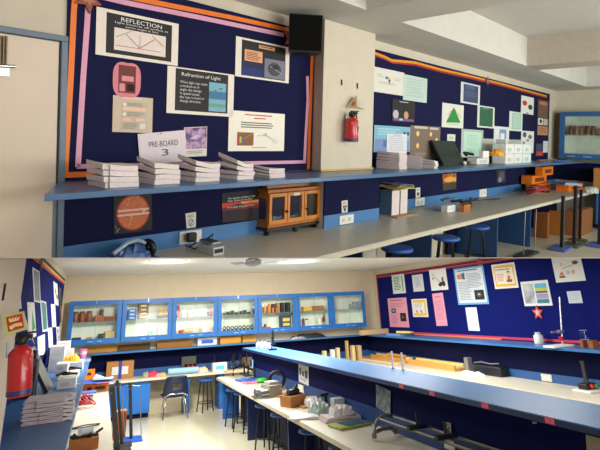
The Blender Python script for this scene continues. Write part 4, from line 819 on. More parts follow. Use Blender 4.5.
# ---- glazed cupboards on the back wall
CY0 = 11.38; seams = [68.2, 121.8, 172.3, 217.8, 258.2, 297, 332, 366.3]
zt = at(218, 296.3, y=CY0).z; zb = at(218, 336.1, y=CY0).z; hh = zt - zb
xs = [at(p, 318, y=CY0).x for p in seams]
frameB = mat((30, 106, 186), .35, noise=.04); inner = mat((238, 242, 232), .6, noise=.02)
CN = ['first from the left', 'second from the left', 'third from the left', 'fourth, in the middle', 'third from the right', 'second from the right', 'last on the right']
CW = ['brown jars', 'blue and brown boxes', 'white round jars', 'rows of small dark lenses', 'orange bottles', 'a wooden tray', 'silver boxes']
ctr = []
for k in range(7):
    x0, x1 = xs[k] + .006, xs[k + 1] - .006; w = x1 - x0
    t = thing('wall_cupboard', f'blue glazed wall cupboard {CN[k]}, holding {CW[k]}', 'cupboard', ((x0 + x1) / 2, CY0, zb), 0, 'blue glazed cupboards on the back wall')
    mk('cupboard_body', MB().box(-w / 2, .02, 0, w / 2, .318, .095).box(-w / 2, .02, hh - .02, w / 2, .318, hh).box(-w / 2, .02, .0955, -w / 2 + .018, .318, hh - .02).box(w / 2 - .018, .02, .0955, w / 2, .318, hh - .02).box(-w / 2 + .018, .305, .0955, w / 2 - .018, .318, hh - .02), inner, t)
    mk('door_frame', MB().box(-w / 2, 0, 0, w / 2, .019, .1).box(-w / 2, 0, hh - .09, w / 2, .019, hh).box(-w / 2, 0, .1, -w / 2 + .085, .019, hh - .09).box(w / 2 - .085, 0, .1, w / 2, .019, hh - .09), frameB, t, .003)
    mk('glass_pane', MB().box(-w / 2 + .084, .008, .099, .02, .011, hh - .089), GLASS, t)
    mk('glass_pane', MB().box(-.02, .013, .099, w / 2 - .084, .016, hh - .089), GLASS, t)
    mk('pane_edge', MB().box(.019, .007, .1, .023, .012, hh - .09), mat((150, 180, 170), .2), t)
    mk('glass_shelf', MB().box(-w / 2 + .019, .03, hh * .5, w / 2 - .019, .304, hh * .5 + .01), mat((110, 150, 140), .15), t)
    for s in (-.11, .07): mk('handle', MB().box(s * w, -.008, .04, s * w + .1, -.0008, .058), mat((120, 176, 230), .3), t)
    mk('hinge', MB().box(-.008, -.004, hh - .06, .008, .016, hh + .012), steel, t)
    ctr.append(((x0 + x1) / 2, w))
U, D_ = zb + hh * .5 + .0105, zb + .0965
def incup(px, up, dy=.14):
    return V((at(px, 318, y=CY0 + dy).x, CY0 + dy, U if up else D_))
def jar(px, up, label, col, r=.05, h=.16, group=None, lid=None, name='jar', prof=None):
    q = incup(px, up); t = thing(name, label, name.split('_')[-1], q, 0, group)
    mk('jar_body', MB().lathe(prof or [(r * .95, 0), (r, .01), (r, h * .9), (r * .85, h)], n=16), mat(col, .4), t)
    if lid: mk('lid', MB().lathe([(r * .9, h + .001), (r * .9, h + .03)], n=16), mat(lid, .4), t)
    return t
def cbox(px0, px1, up, h, label, col, d=.16, name='carton', group=None, lab=None, dy=.1, zoff=0.0, shade=None):
    a = incup(px0, up, dy); b = incup(px1, up, dy); w = b.x - a.x
    t = thing(name, label, name.split('_')[-1], ((a.x + b.x) / 2, a.y, a.z + zoff), 0, group)
    mk('box_body', MB().box(-w / 2, 0, 0, w / 2, d, h), col if isinstance(col, bpy.types.Material) else mat(col, .6), t, .004)
    if lab: mk('paper_label', MB().box(-w * .3, -.003, h * .3, w * .3, -.0007, h * .7), mat(lab, .6), t)
    return t
for i, px in enumerate((75.5, 82, 89)): jar(px, True, ['left', 'middle', 'right'][i] + ' copper brown jar in the first cupboard', (150, 76, 40), .055, .18, 'copper jars in the first cupboard', (90, 48, 30))
cbox(95, 104, True, .12, 'brick orange box right of the copper jars', (178, 84, 44)); cbox(104.5, 116, True, .09, 'low dark red box on the upper shelf of the first cupboard', (140, 60, 44))
jar(101, True, 'dark jar standing behind the brick orange box', (70, 40, 34), .04, .24)
cbox(106.5, 116.5, False, .13, 'cream box at the lower right of the first cupboard', (206, 178, 120)); cbox(74, 83, False, .04, 'flat black tray at the lower left of the first cupboard', (40, 40, 40), name='tray')
cbox(88, 94, False, .03, 'small tan block on the floor of the first cupboard', (150, 110, 66), name='block'); jar(102, False, 'dark round pot beside the cream box in the first cupboard', (50, 36, 32), .05, .09, name='pot')
for i in range(3): cbox(128, 136, True, .07, ['bottom', 'middle', 'top'][i] + ' bright blue box of the stack in the second cupboard', (44, 120, 210), group='blue boxes in the second cupboard', lab=(226, 232, 240), zoff=.072 * i)
for i in range(4): cbox(138.5, 148, True, .075, ['lowest', 'second lowest', 'second highest', 'highest'][i] + ' brown box of the tall stack in the second cupboard', (150, 108, 56), group='brown boxes in the second cupboard', lab=(226, 222, 210), zoff=.077 * i)
cbox(157, 168, True, .06, 'black flat box under the yellow boxes in the second cupboard', (44, 42, 40))
cbox(158, 163.5, True, .1, 'left yellow box on the black box in the second cupboard', (222, 176, 80), zoff=.062); cbox(164, 168, True, .1, 'right yellow box on the black box in the second cupboard', (214, 166, 76), zoff=.062)
cbox(148.5, 154, False, .09, 'small mint green box at the bottom of the second cupboard', (120, 206, 170)); q = jar(160, False, 'clear pale beaker at the bottom of the second cupboard', (196, 220, 212), .05, .14, name='beaker')
for i, px in enumerate((184, 191, 197.8, 204)):
    q = incup(px, True); t = thing('white_jar', ['leftmost', 'second', 'third', 'rightmost'][i] + ' of the four white domed jars in the third cupboard', 'jar', q, 0, 'white domed jars in the third cupboard')
    mk('jar_body', MB().lathe([(.065, 0), (.068, .01), (.068, .11), (.055, .15), (.03, .17)], n=20), white, t)
    mk('round_label', MB().cyl((0, -.066, .08), (0, -.07, .08), .035, n=20), mat((150, 176, 220), .5), t)
jar(177.8, True, 'red bottle at the left end of the third cupboard', (196, 40, 50), .035, .22, lid=(150, 60, 60), name='bottle')
jar(209, True, 'small blue jar beside the white domed jars', (40, 70, 150), .03, .09); cbox(210, 213, True, .1, 'small red box at the right end of the third cupboard', (220, 50, 40))
cbox(183.5, 202, False, .1, 'long tan tray at the bottom of the third cupboard', (190, 150, 86), name='tray'); jar(181, False, 'small red pot left of the long tan tray', (190, 40, 40), .04, .08, name='pot'); jar(205, False, 'white pot right of the long tan tray', (226, 230, 230), .05, .09, name='pot'); jar(212, False, 'orange pot at the lower right of the third cupboard', (236, 110, 60), .04, .09, name='pot')
for i in range(7):
    cbox(222.5 + 4.2 * i, 225.8 + 4.2 * i, True, .05 + .02 * (i % 3), 'small dark lens holder in the upper row of the middle cupboard', (70, 62, 58), .06, 'lens_holder', 'lens holders in the upper row of the middle cupboard')
jar(253.5, True, 'tall dark bottle at the right end of the middle cupboard', (60, 60, 58), .025, .2, name='bottle')
for i in range(8):
    q = incup(224.5 + 3.9 * i, False); t = thing('lens_holder', 'small dark round lens in the lower row of the middle cupboard', 'lens', q, 0, 'round lenses in the lower row of the middle cupboard')
    mk('lens_ring', MB().ring((0, 0, .05 + .005 * (i % 2)), .032, .012, (0, 1, 0), 16, 6), mat((60, 56, 54), .4), t); mk('foot', MB().box(-.03, -.02, 0, .03, .02, .012), black, t)
for i, px in enumerate((265, 269.3)): jar(px, True, ['left', 'right'][i] + ' orange bottle in the cupboard third from the right', (236, 140, 40), .035, .17, 'orange bottles', (220, 120, 40), 'bottle')
for i, px in enumerate((273.3, 277)): jar(px, True, ['left', 'right'][i] + ' short orange pot beside the orange bottles', (226, 124, 46), .03, .11, 'short orange pots', name='pot')
cbox(272.5, 276, True, .2, 'dark brown box behind the short orange pots', (90, 60, 44), dy=.2); cbox(277.5, 281, True, .22, 'tall tan box left of the black box', (206, 140, 80), dy=.2)
cbox(281.5, 284.5, True, .22, 'left tall black box in the cupboard third from the right', (30, 34, 36)); cbox(287.2, 291, True, .22, 'right tall black box in the cupboard third from the right', (30, 36, 40))
t = cbox(281, 291, False, .26, 'yellow and navy printed box low in the cupboard third from the right', (52, 60, 110)); mk('yellow_print', MB().box(-.08, -.003, .03, .09, -.0007, .09).box(-.08, -.003, .13, .09, -.0007, .2), mat((226, 206, 60), .5), t)
cbox(264, 271, False, .03, 'flat red card low in the cupboard third from the right', (206, 80, 60)); jar(265, False, 'small black pot above the red card', (40, 40, 44), .03, .09, name='pot')
cbox(304, 313, True, .1, 'yellow end of the wooden tray set in the cupboard second from the right', (226, 176, 70), name='tray'); cbox(313.5, 325, True, .11, 'brown wooden tray in the cupboard second from the right', (176, 110, 54), name='tray')
jar(306.5, False, 'left white jar with a red lid in the cupboard second from the right', (226, 222, 216), .04, .13, lid=(150, 50, 40)); jar(319.5, False, 'right white jar in the cupboard second from the right', (232, 230, 226), .05, .15); jar(303, False, 'dark red bottle left of the white jar', (120, 50, 40), .03, .17, name='bottle')
q = incup(323.5, False); t = thing('dried_flower', 'brown dried flower on a stem beside the right white jar', 'flower', q)
mk('stem', MB().tube([(0, 0, 0), (.02, 0, .15), (0, 0, .28)], .006), mat((150, 110, 80), .7), t); mk('petals', MB().ball((0, 0, .12), .04, .03, .07).ball((.02, 0, .2), .025, .02, .04), mat((140, 70, 50), .8), t)
for i, (a, b, hgt) in enumerate(((351.5, 354.5, .12), (355, 358, .16), (358.5, 362, .17))): cbox(a, b, True, hgt, ['left', 'middle', 'right'][i] + ' silver grey box in the last cupboard', (150, 164, 176), .1, group='silver boxes in the last cupboard')

# ---- on the back shelf under the cupboards
for a, b, yb, yt, lb, m, kw in (
    (83, 116, 352.5, 346.5, 'long flat brown carton under the first cupboard', mat((182, 132, 62), .7), {}),
    (118, 150, 350, 344, 'dark brown flat carton under the second cupboard', mat((96, 70, 40), .7), {}),
    (156, 192, 347.8, 342, 'brown flat carton under the third cupboard', mat((142, 98, 46), .7), {}),
    (196.5, 217, 345.3, 337.5, 'white and blue printed carton on the back shelf', mat((206, 214, 226), .6), dict(lab=mat((50, 90, 190), .5))),
    (219, 241, 343.6, 337.2, 'wide tan carton right of the white and blue one on the back shelf', mat((206, 150, 66), .7), {}),
    (242, 256, 342, 335.2, 'smaller tan carton at the end of the row on the back shelf', mat((210, 156, 72), .7), {})):
    carton('flat_carton', lb, 'carton', a, b, yb, yt, ZS, .17, m, ymax=YB - .03, **kw)
q = at(290, 336, z=ZS); solo('dark_bag', MB().heap(1.0, .2, .1, 4), mat((36, 34, 36), .5), 'flat dark bag lying on the back shelf under the cupboards', 'bag', (q.x, YB - .14, ZS))
q = at(282, 337, z=ZS); solo('silver_foil', MB().heap(.4, .08, .05, 9), mat((180, 184, 188), .3, .6), 'crumpled silver foil in front of the dark bag on the back shelf', 'foil', (q.x, 11.47, ZS))
t = carton('long_box', 'long pale wooden box on the corner of the right shelf', 'box', 359, 389, 334.5, 329.5, ZS, .14, mat((206, 178, 134), .6))
# ---- left shelf: extinguisher, sign, bundles, slate, cartons
q = at(19, 396.5, x=-.33); qt = at(18.5, 345, y=q.y); r = abs(at(31.5, 370, y=q.y).x - at(6, 370, y=q.y).x) / 2
extinguisher('large red fire extinguisher with a blue band on the left column', (q.x, q.y, q.z), (r, qt.z - q.z), math.radians(90)).matrix_basis @= Matrix.Rotation(math.radians(-5), 4, 'X')
yy = q.y
c = at(12.5, 326, y=yy - .02)
t = thing('fire_sign', 'pale green sign with a red flame square above the extinguisher', 'sign', c, 0)
P4 = [at(*p, y=yy - .02) - c for p in ((1.8, 314.5), (24, 311.2), (26.8, 329.5), (5.2, 336))]
mk('sign_panel', MB().add(P4 + [p + V((0, .006, 0)) for p in P4], [(0, 1, 2, 3), (7, 6, 5, 4), (0, 4, 5, 1), (1, 5, 6, 2), (2, 6, 7, 3), (3, 7, 4, 0)]), mat((196, 206, 130), .5), t)
def bil(u, v, k): return P4[0] * (1 - u) * (1 - v) + P4[1] * u * (1 - v) + P4[2] * u * v + P4[3] * (1 - u) * v + V((0, -k, 0))
mk('red_square', MB().add([bil(.16, .16, .001), bil(.9, .1, .001), bil(.9, .86, .001), bil(.16, .86, .001)], [(0, 1, 2, 3)]), mat((206, 36, 40), .5), t)
fm = MB()
for pts in ([(.25, .28), (.4, .2), (.34, .34), (.52, .18), (.46, .34), (.66, .18), (.6, .34), (.8, .22), (.7, .42), (.3, .44)], [(.24, .62), (.5, .54), (.82, .56), (.84, .74), (.5, .7), (.34, .8), (.24, .74)]):
    fm.add([bil(u, v, .002) for u, v in pts], [tuple(range(len(pts)))])
mk('flame_print', fm, mat((226, 226, 160), .5), t)
mk('side_panel', MB().add([bil(.98, .05, 0), V((bil(1, 0, 0).x + .06, .05, bil(1, .9, 0).z - .08)), bil(1, .98, 0)] + [bil(.98, .05, -.005), V((bil(1, 0, 0).x + .06, .055, bil(1, .9, 0).z - .08)), bil(1, .98, -.005)], [(0, 1, 2), (5, 4, 3), (0, 3, 4, 1), (1, 4, 5, 2), (2, 5, 3, 0)]), mat((196, 188, 186), .6), t)
solo('wall_plug', MB().box(.0005, -.01, -.04, .008, .01, .04), black, 'thin black wall plug on the cream column above the fire sign', 'plug', (-.462, at(3.2, 292, x=-.462).y, at(3.2, 292, x=-.462).z))

# stack of six bundles
p0 = at(20, 430, z=ZS); yf = p0.y + .12; xa = at(19.5, 425, y=yf).x; xb = at(61, 425, y=yf).x; hh = at(40, 400, y=yf).z - ZS
w = xb - xa
for k in range(6):
    g = random.Random(40 + k)
    nm = ['bottom', 'second lowest', 'third lowest', 'fourth lowest', 'fifth lowest', 'top'][k]
    h0 = hh / 6
    t = thing('paper_bundle', nm + ' paper bundle of the stack behind the extinguisher', 'papers', (xa + w / 2 + g.uniform(0, .012), yf + .16, ZS + k * h0), g.uniform(-.02, .02), 'stacked answer sheet bundles beside the extinguisher')
    mk('sheet_layer', MB().slab(w, .3, 0, h0 * .5, .002, 0, k), mat((206 - 3 * (k % 2), 190, 196), .75, noise=.07, scale=60), t)
    mk('sheet_layer', MB().slab(w * .99, .3, h0 * .52, h0 * .87, .002, 0, k + 9, .008), mat((218, 204, 208), .75, noise=.07, scale=60), t)
    mk('loose_corner', MB().slab(
        .06 + .01 * (k % 2), .26, .002, h0 * .8, .003, .0, k, w / 2 + .03 + .005 * (k % 2)), mat((220, 214, 216), .7), t)
    mk('tie_string', MB().bar((-w * .18 + .03 * (k < 3), -.154, .0), (-w * .18 + .03 * (k < 3), -.154, h0 * .9), .01, .004), mat((196, 170, 110), .6), t)
# slate leaning on the board, seen end on
a = at(47, 393, z=ZS); b = at(32, 349, x=XL + .06)
t = thing('slate_board', 'dark green slate leaning on the left wall behind the paper bundles', 'slate', (a.x, a.y, ZS))
tz = at(30, 349, y=a.y + .1).z - ZS; dx = XL + .05 - a.x
mk('slate_face', MB().add([(0, 0, 0), (0, .7, 0), (dx, .7, tz), (dx, 0, tz)] + [(-.03, 0, 0), (-.03, .7, 0), (dx + .005, .7, tz - .03), (dx + .005, 0, tz - .03)], [(0, 1, 2, 3), (7, 6, 5, 4), (0, 4, 5, 1), (1, 5, 6, 2), (2, 6, 7, 3), (3, 7, 4, 0)]), mat((70, 78, 74), .5), t)
mk('slate_edge', MB().bar((.005, -.012, .005), (dx, -.012, tz), .03, .02), black, t)
q = at(36, 388, z=ZS)
t = thing('black_apparatus', 'black upright apparatus standing behind the extinguisher on the left shelf', 'apparatus', (XL + .13, q.y - .75, ZS))
mk('housing', MB().box(-.1, 0, 0, .06, .2, .34).box(-.06, .02, .341, .04, .16, .42), mat((30, 32, 40), .4), t, .01)
mk('dial', MB().cyl((0, -.001, .3), (0, -.02, .3), .05, n=20), mat((90, 96, 104), .3), t)
# white cartons
def lcart(label, px0, px1, pyb, pyt, z, depth, m, group=None, lab=None):
    return carton('white_carton', label, 'carton', px0, px1, pyb, pyt, z, depth, m, group, lab=lab)
GWc = 'white cartons on the left shelf'
W2 = mat((232, 230, 228), .6, noise=.02); W3 = mat((216, 208, 204), .6)
q = at(58, 372, z=ZS); ys = q.y
def pile(px0, px1, pyb, pyt, y, d, m, lb, n):
    x0, x1 = sil(px0, px1, pyb, y, d); z1 = at((px0 + px1) / 2, pyt, y=y).z; z0 = ZS; h = (z1 - z0) / n
    for k in range(n):
        t = thing('white_carton', lb[k], 'carton', ((x0 + x1) / 2, y, z0 + h * k), 0, GWc); w = (x1 - x0) / 2
        mk('box_body', MB().box(-w, 0, 0, w, d, h - .003), m, t, .004)
        mk('printed_label', MB().box(-w * .6, -.003, h * .25, w * .3, -.0006, h * .6), mat((206, 200, 204), .6), t)
pile(47, 64, 376, 346.5, 8.2, .5, W3, ['bottom grey white carton of the tall front pile on the left shelf', 'middle grey white carton of the tall front pile on the left shelf', 'top grey white carton of the tall front pile on the left shelf'], 3)
pile(54, 68.5, 366, 342, 8.9, .45, W2, ['lower white carton of the tallest pile on the left shelf', 'upper white carton of the tallest pile on the left shelf'], 2)
pile(66.5, 72.5, 366, 349.5, 8.9, .4, W2, ['narrow white carton right of the tallest pile on the left shelf'], 1)
pile(53, 67, 388, 364, 7.1, .4, W2, ['lower white carton in front of the tall pile on the left shelf', 'upper white carton in front of the tall pile on the left shelf'], 2)
pile(56, 76, 392, 378, 6.2, .35, W2, ['flat grey white carton nearest the stacked paper bundles'], 1)
pile(69, 83, 372, 362, 8.1, .5, W2, ['white carton under the yellow parcel on the left shelf'], 1)
pile(68, 79, 380, 372, 7.2, .4, W2, ['small white carton below the yellow parcel near the shelf edge'], 1)
for lb, px, y, zz in (('black leads on the flat white carton nearest the paper bundles', 66, 6.35, at(66, 378, y=6.2).z), ('black leads lying between the white cartons near the shelf edge', 72, 7.35, at(73, 372, y=7.2).z)):
    x = at(px, 380, y=y).x; solo('lead_bundle', MB().tube([(-.1, 0, .01), (-.03, .06, .03), (.04, 0, .02), (.1, .05, .01)], .012).ring((0, .03, .015), .05, .01), black, lb, 'leads', (x, y, zz + .008))
q = at(72, 362, y=8.2); solo('parcel', MB().heap(.24, .3, .1, 2), mat((236, 172, 36), .5), 'yellow wrapped parcel on the white cartons of the left shelf', 'parcel', (q.x - .02, 8.36, q.z + .001))
q = at(82.5, 358, z=ZS); t = thing('pink_cup', 'pink printed cup at the corner of the left shelf', 'cup', (q.x, q.y, ZS)); hc = at(82.5, 349, y=q.y).z - ZS
mk('cup_body', MB().lathe([(.06, 0), (.07, hc), (.064, hc), (.055, .02)], n=20), mat((214, 110, 150), .5), t); mk('white_print', MB().lathe([(.0655, hc * .4), (.0685, hc * .75)], n=20), mat((226, 190, 210), .5), t)
q = at(80, 361, z=ZS); solo('paper_folder', MB().slab(.34, .5, 0, .01, .006, .02, 8), mat((150, 180, 220), .5), 'pale blue folder by the pink cup on the left shelf', 'folder', (q.x, q.y, ZS))
q = at(68, 388, z=ZS); solo('wooden_ruler', MB().bar((-.12, 0, .008), (.1, .25, .008), .03, .008), tan, 'short wooden ruler on the left shelf near the bundles', 'ruler', (q.x, q.y, ZS))

# ---- left worktop
OBm = mat((240, 126, 26), .55, noise=.12, scale=20)
def wcart(name, label, cat, a, b, yb, yt, d, m, **k): return carton(name, label, cat, a, b, yb, yt, ZW, d, m, **k)
for lb, px0, px1, py, h0, z0, d in (('bottom orange carton of the pile by the left shelf edge', 82, 96, 391.5, .12, 0, .4), ('middle orange carton of the pile by the left shelf edge', 82, 95.5, 390, .12, .121, .36), ('top orange carton of the pile by the left shelf edge', 82, 93.5, 388, .11, .242, .3)):
    y = at(94, 391.5, z=ZW).y; d = .12; x0, x1 = sil(px0, px1, py, y, d)
    t = thing('orange_carton', lb, 'carton', ((x0 + x1) / 2, y, ZW + z0), 0, 'orange cartons on the left worktop'); w_ = (x1 - x0) / 2
    mk('box_body', MB().box(-w_, 0, 0, w_, d, h0), OBm, t, .004); mk('black_print', MB().box(-w_ * .3, -.003, h0 * .2, w_ * .4, -.0006, h0 * .6), mat((50, 34, 26), .6), t)
t = wcart('orange_tray', 'orange tray carton at the far corner of the left worktop', 'tray', 91.5, 108.5, 391, 384, .5, OBm, lab=mat((90, 50, 24), .6))
q = at(97, 384, z=ZW + .14); solo('paper_folder', MB().slab(.5, .3, 0, .015, .01, .03, 3), mat((50, 100, 200), .5), 'blue folder lying on the orange tray carton', 'folder', (q.x, q.y + .1, ZW + .16), rz=.1)
q = at(103, 382, z=ZW + .16); solo('plastic_bag', MB().slab(.3, .16, 0, .03, .01, .03, 6), mat((200, 214, 230), .4), 'folded pale plastic bag on the blue folder', 'bag', (q.x, q.y + .05, ZW + .2), rz=-.3)
t = wcart('power_supply', 'grey and purple power supply on the left worktop in front of the orange cartons', 'power supply', 80.5, 92.5, 405, 397.5, .3, mat((160, 152, 168), .4))
[mk('front_dial', MB().cyl((x_, -.001, .08), (x_, -.02, .08), .025), black, t) for x_ in (-.06, .03)]; mk('blue_top', MB().box(-.12, .02, .142, .12, .25, .16), mat((90, 110, 200), .4), t)
q = at(82, 408, z=ZW); t = thing('red_wire_coil', 'red wires heaped on the left worktop below the power supply', 'wires', (q.x - .02, q.y - .05, ZW + .04))
for k in range(5): mk('wire_loop', MB().ring((-.05 + .04 * k, .03 * (k % 2), .02 + .012 * k), .07 + .01 * k, .01, (.2 * k, .3 - .1 * k, 1), 18, 6), mat((180, 36, 44), .4), t)
q = at(84, 430, z=ZW)
solo('tongs', MB().bar((-.14, 0, .02), (.16, .09, .02), .014, .012).bar((-.14, 0, .03), (.02, .12, .03), .012, .01).bar((.02, .12, .03), (.17, .1, .03), .012, .01), mat((40, 40, 44), .4), 'dark metal tongs lying on the left worktop', 'tongs', q)
q = at(84, 449, z=ZW)
t = thing('instrument_box', 'wooden box with black terminals at the near end of the left worktop', 'instrument', (q.x, q.y - .05, ZW))
mk('box_body', MB().box(-.14, 0, 0, .13, .2, .1), wood, t, .004)
mk('terminal_strip', MB().box(-.15, .06, .101, .12, .12, .12).cyl((-.1, .02, .1), (-.1, .02, .15), .012).cyl((0, .15, .1), (0, .15, .15), .012).cyl((.1, .1, .12), (.16, .12, .15), .012).cyl((.05, .02, .1), (.05, .02, .14), .012), black, t)
mk('white_cap', MB().cyl((-.04, .05, .155), (.07, .07, .155), .03).box(-.07, .03, .122, -.035, .07, .18), mat((214, 220, 232), .4), t)

# ---- cardboard box and clutter on the back worktop
carton('cardboard_box', 'cardboard box sealed with blue tape in the corner of the back worktop', 'carton', 105.5, 133, 379, 361.5, ZW, .42, card, tape=mat((40, 60, 160), .4), lab=mat((210, 214, 220), .6), ymax=YB - .03)
def flat(name, label, cat, px, py, w, d, h, col, rz=0, amp=.01, curl=.02, z=ZW, seed=1):
    q = at(px, py, z=z)
    if q.y > 11.4: q = at(px, py, y=11.4); q.z = z
    return solo(name, (MB().heap(w, d, h, seed) if h > .04 else MB().slab(w, d, 0, h, amp, curl, seed)), mat(col, .6, noise=.06), label, cat, q, rz=rz)
flat('paper_sheet', 'red folded paper on the back worktop behind the chair', 'paper', 153, 372.5, .24, .16, .1, (214, 40, 60), .3)
flat('paper_sheet', 'pink paper lying at the worktop edge behind the chair', 'paper', 157, 375.5, .4, .12, .05, (222, 140, 160), .05)
flat('paper_sheet', 'grey crumpled paper left of the red folded paper', 'paper', 146, 372, .16, .14, .1, (150, 146, 140), .2)
flat('paper_sheet', 'yellowish paper left of the light blue roll', 'paper', 163, 373, .16, .16, .06, (196, 176, 70), .1)
a = at(165, 372.5, z=ZW); b = at(194.5, 372.5, z=ZW)
t = thing('paper_roll', 'light blue paper roll with an orange end on the back worktop', 'roll', (a.x, 11.36, ZW))
L = at(194.5, 370, y=11.36).x - at(165, 370, y=11.36).x
mk('roll_body', MB().cyl((0, 0, .065), (L, -.05, .062), .062, n=20), mat((150, 196, 226), .5), t); mk('roll_end', MB().cyl((L + .001, -.05, .062), (L + .012, -.0505, .062), .058, n=20).ring((L + .012, -.05, .062), .035, .01, (1, 0, 0)), mat((226, 150, 40), .5), t)
t = carton('small_carton', 'small tan carton with red stickers behind the light blue roll', 'carton', 184, 196, 368, 360.5, ZW, .14, tan, ymax=YB - .03)
mk('red_sticker', MB().box(-.06, -.004, .1, -.02, -.0006, .14).box(.03, -.004, .1, .07, -.0006, .14), mat((220, 40, 50), .5), t)
carton('wire_basket', 'dark mesh tray behind the small tan carton', 'basket', 181, 196, 368, 353.5, ZW, .1, mat((84, 84, 76), .8, noise=.4, scale=160), ymax=YB - .03)
t = carton('tissue_box', 'white box with a light blue print on the back worktop', 'box', 211.5, 227, 371.5, 363, ZW, .16, white, lab=mat((90, 190, 226), .5))
flat('paper_sheet', 'crumpled cream paper between the roll and the white box', 'paper', 203, 371, .24, .2, .1, (222, 196, 160), .2, .02, .06)
flat('paper_sheet', 'pinkish crumpled paper beside the light blue roll end', 'paper', 199.5, 372.5, .16, .16, .08, (226, 190, 186), -.2, .02, .04)
flat('paper_sheet', 'tan strip of paper lying right of the white box on the back worktop', 'paper', 237, 371.5, .5, .2, .015, (210, 190, 150), .1)
def microscope(label, q, s=1.0, rz=0.0, col=black):
    t = thing('microscope', label, 'microscope', q, rz, 'microscopes and small stands')
    mk('base', MB().box(-.07 * s, -.08 * s, 0, .07 * s, .1 * s, .03 * s), col, t, .006)
    mk('arm', MB().tube([(0, .08 * s, .03 * s), (0, .1 * s, .15 * s), (0, .06 * s, .26 * s), (0, 0, .28 * s)], .018 * s), steel if col is black else col, t)
    mk('tube', MB().cyl((0, -.02 * s, .16 * s), (0, -.02 * s, .36 * s), .022 * s).cyl((0, -.02 * s, .36 * s), (0, -.02 * s, .4 * s), .017 * s), col, t)
    mk('stage', MB().box(-.055 * s, -.07 * s, .11 * s, .055 * s, .07 * s, .122 * s), col, t)
    return t
for px, py, lb in ((204.5, 366, 'dark microscope behind the cream paper on the back worktop'), (218.5, 363.5, 'dark microscope standing behind the white box on the back worktop'), (222, 364, 'second dark microscope right behind the white box'), (235, 366.5, 'silver and black microscope near the island end on the back worktop'), (239, 365, 'dark microscope close to the island end on the back worktop')):
    q = at(px, py, z=ZW); microscope(lb, (q.x, 11.45, ZW), .75)
carton('small_carton', 'small brown and grey carton beside the microscopes near the island', 'carton', 241.5, 252, 366.5, 357, ZW, .2, mat((120, 100, 84), .7), ymax=YB - .03)
carton('blue_carton', 'small light blue box on the back worktop against the island', 'box', 249.5, 255, 366, 359.5, ZW, .2, mat((110, 180, 226), .5), ymax=YB - .03)

# ---- base cabinets, legs under the back worktop
a = at(108.5, 385, y=11.24); b = at(150.5, 385, y=11.24)
t = thing('base_cabinet', 'bright blue two door base cabinet under the cardboard box', 'cabinet', (a.x, 11.24, 0)); w = b.x - a.x
mk('cabinet_body', MB().box(0, .02, .08, w, .42, ZW - .046), mat((30, 96, 176), .4), t)
for k in range(2):
    dd = mk('door', MB().box(k * w / 2 + .004, 0, .09, (k + 1) * w / 2 - .004, .019, ZW - .05), mat((30, 112, 200), .35), t, .003)
    mk('handle', MB().cyl((w / 2 + (.04 if k else -.04), -.012, .42), (w / 2 + (.04 if k else -.04), -.012, .56), .008, n=8), steel, dd)
mk('plinth', MB().box(.01, .05, 0, w - .01, .42, .079), navyD, t)
for i, (p0, p1, lb) in enumerate(((184.5, 189.5, 'blue upright panel under the back worktop between the chair and the stool'), (219, 224.5, 'blue upright panel under the back worktop right of the stool'))):
    a = at(p0, 395, y=11.22); b = at(p1, 395, y=11.22)
    solo('support_panel', MB().box(0, 0, 0, b.x - a.x, .4, ZW - .046), mat((36, 96, 170), .45), lb, 'panel', (a.x, 11.22, 0), bev=.003)

# ---- blue plastic chair with chrome legs
q = at(175, 419.5, z=0); cy = q.y
t = thing('plastic_chair', 'dark blue plastic shell chair with chrome legs facing the back worktop', 'chair', (q.x, cy, 0))
hb = at(174, 375.5, y=cy).z; hw = (at(187.5, 390, y=cy).x - at(161.5, 390, y=cy).x) / 2
PB_ = mat((22, 34, 64), .35, noise=.04)
sz = hb * .54
mb = MB(); nx, nz = 12, 10
def bk(u, v):   # curved back shell, u across, v up
    wv = hw * (1.0 - .22 * v ** 2); x = (u * 2 - 1) * wv
    return V((x, -.02 - .08 * v + .06 * (1 - (u * 2 - 1) ** 2) * -1 + .05, sz - .02 + (hb - sz + .02) * v * (1 - .06 * (u * 2 - 1) ** 4)))
vs = [bk(i / nx, j / nz) for j in range(nz + 1) for i in range(nx + 1)]
N = len(vs); vs2 = [p + V((0, .02, 0)) for p in vs]; fs = []
hole = lambda i, j: 4 <= i <= 7 and 4 <= j <= 5
n1 = nx + 1
def quad(i, j): return (j * n1 + i, j * n1 + i + 1, (j + 1) * n1 + i + 1, (j + 1) * n1 + i)
for j in range(nz):
    for i in range(nx):
        if hole(i, j): continue
        a = quad(i, j); fs.append(a); fs.append(tuple(N + k for k in a[::-1]))
        for (di, dj), (e0, e1) in (((0, -1), (0, 1)), ((1, 0), (1, 2)), ((0, 1), (2, 3)), ((-1, 0), (3, 0))):
            ii, jj = i + di, j + dj
            if not (0 <= ii < nx and 0 <= jj < nz) or hole(ii, jj): fs.append((a[e0], N + a[e0], N + a[e1], a[e1]))
mk('backrest', MB().add(vs + vs2, fs, 0, True), PB_, t)
sm = MB().slab(hw * 2.0, .4, sz - .03, sz, .004, 0, 1, 0, .2)
mk('seat', sm, PB_, t, .01)
for s in (-1, 1):
    mk('leg', MB().tube([(s * hw * .95, -.02, .012), (s * hw * .86, .02, sz * .5), (s * hw * .72, .06, sz - .06), (s * hw * .6, .1, sz - .045)], .014, 10), chrome, t)
    mk('leg', MB().tube([(s * hw * .95, .36, .012), (s * hw * .86, .33, sz * .5), (s * hw * .72, .3, sz - .06), (s * hw * .6, .25, sz - .045)], .014, 10), chrome, t)
mk('leg_rail', MB().tube([(-hw * .72, .06, sz - .05), (0, .07, sz - .05), (hw * .72, .06, sz - .05)], .012), chrome, t)
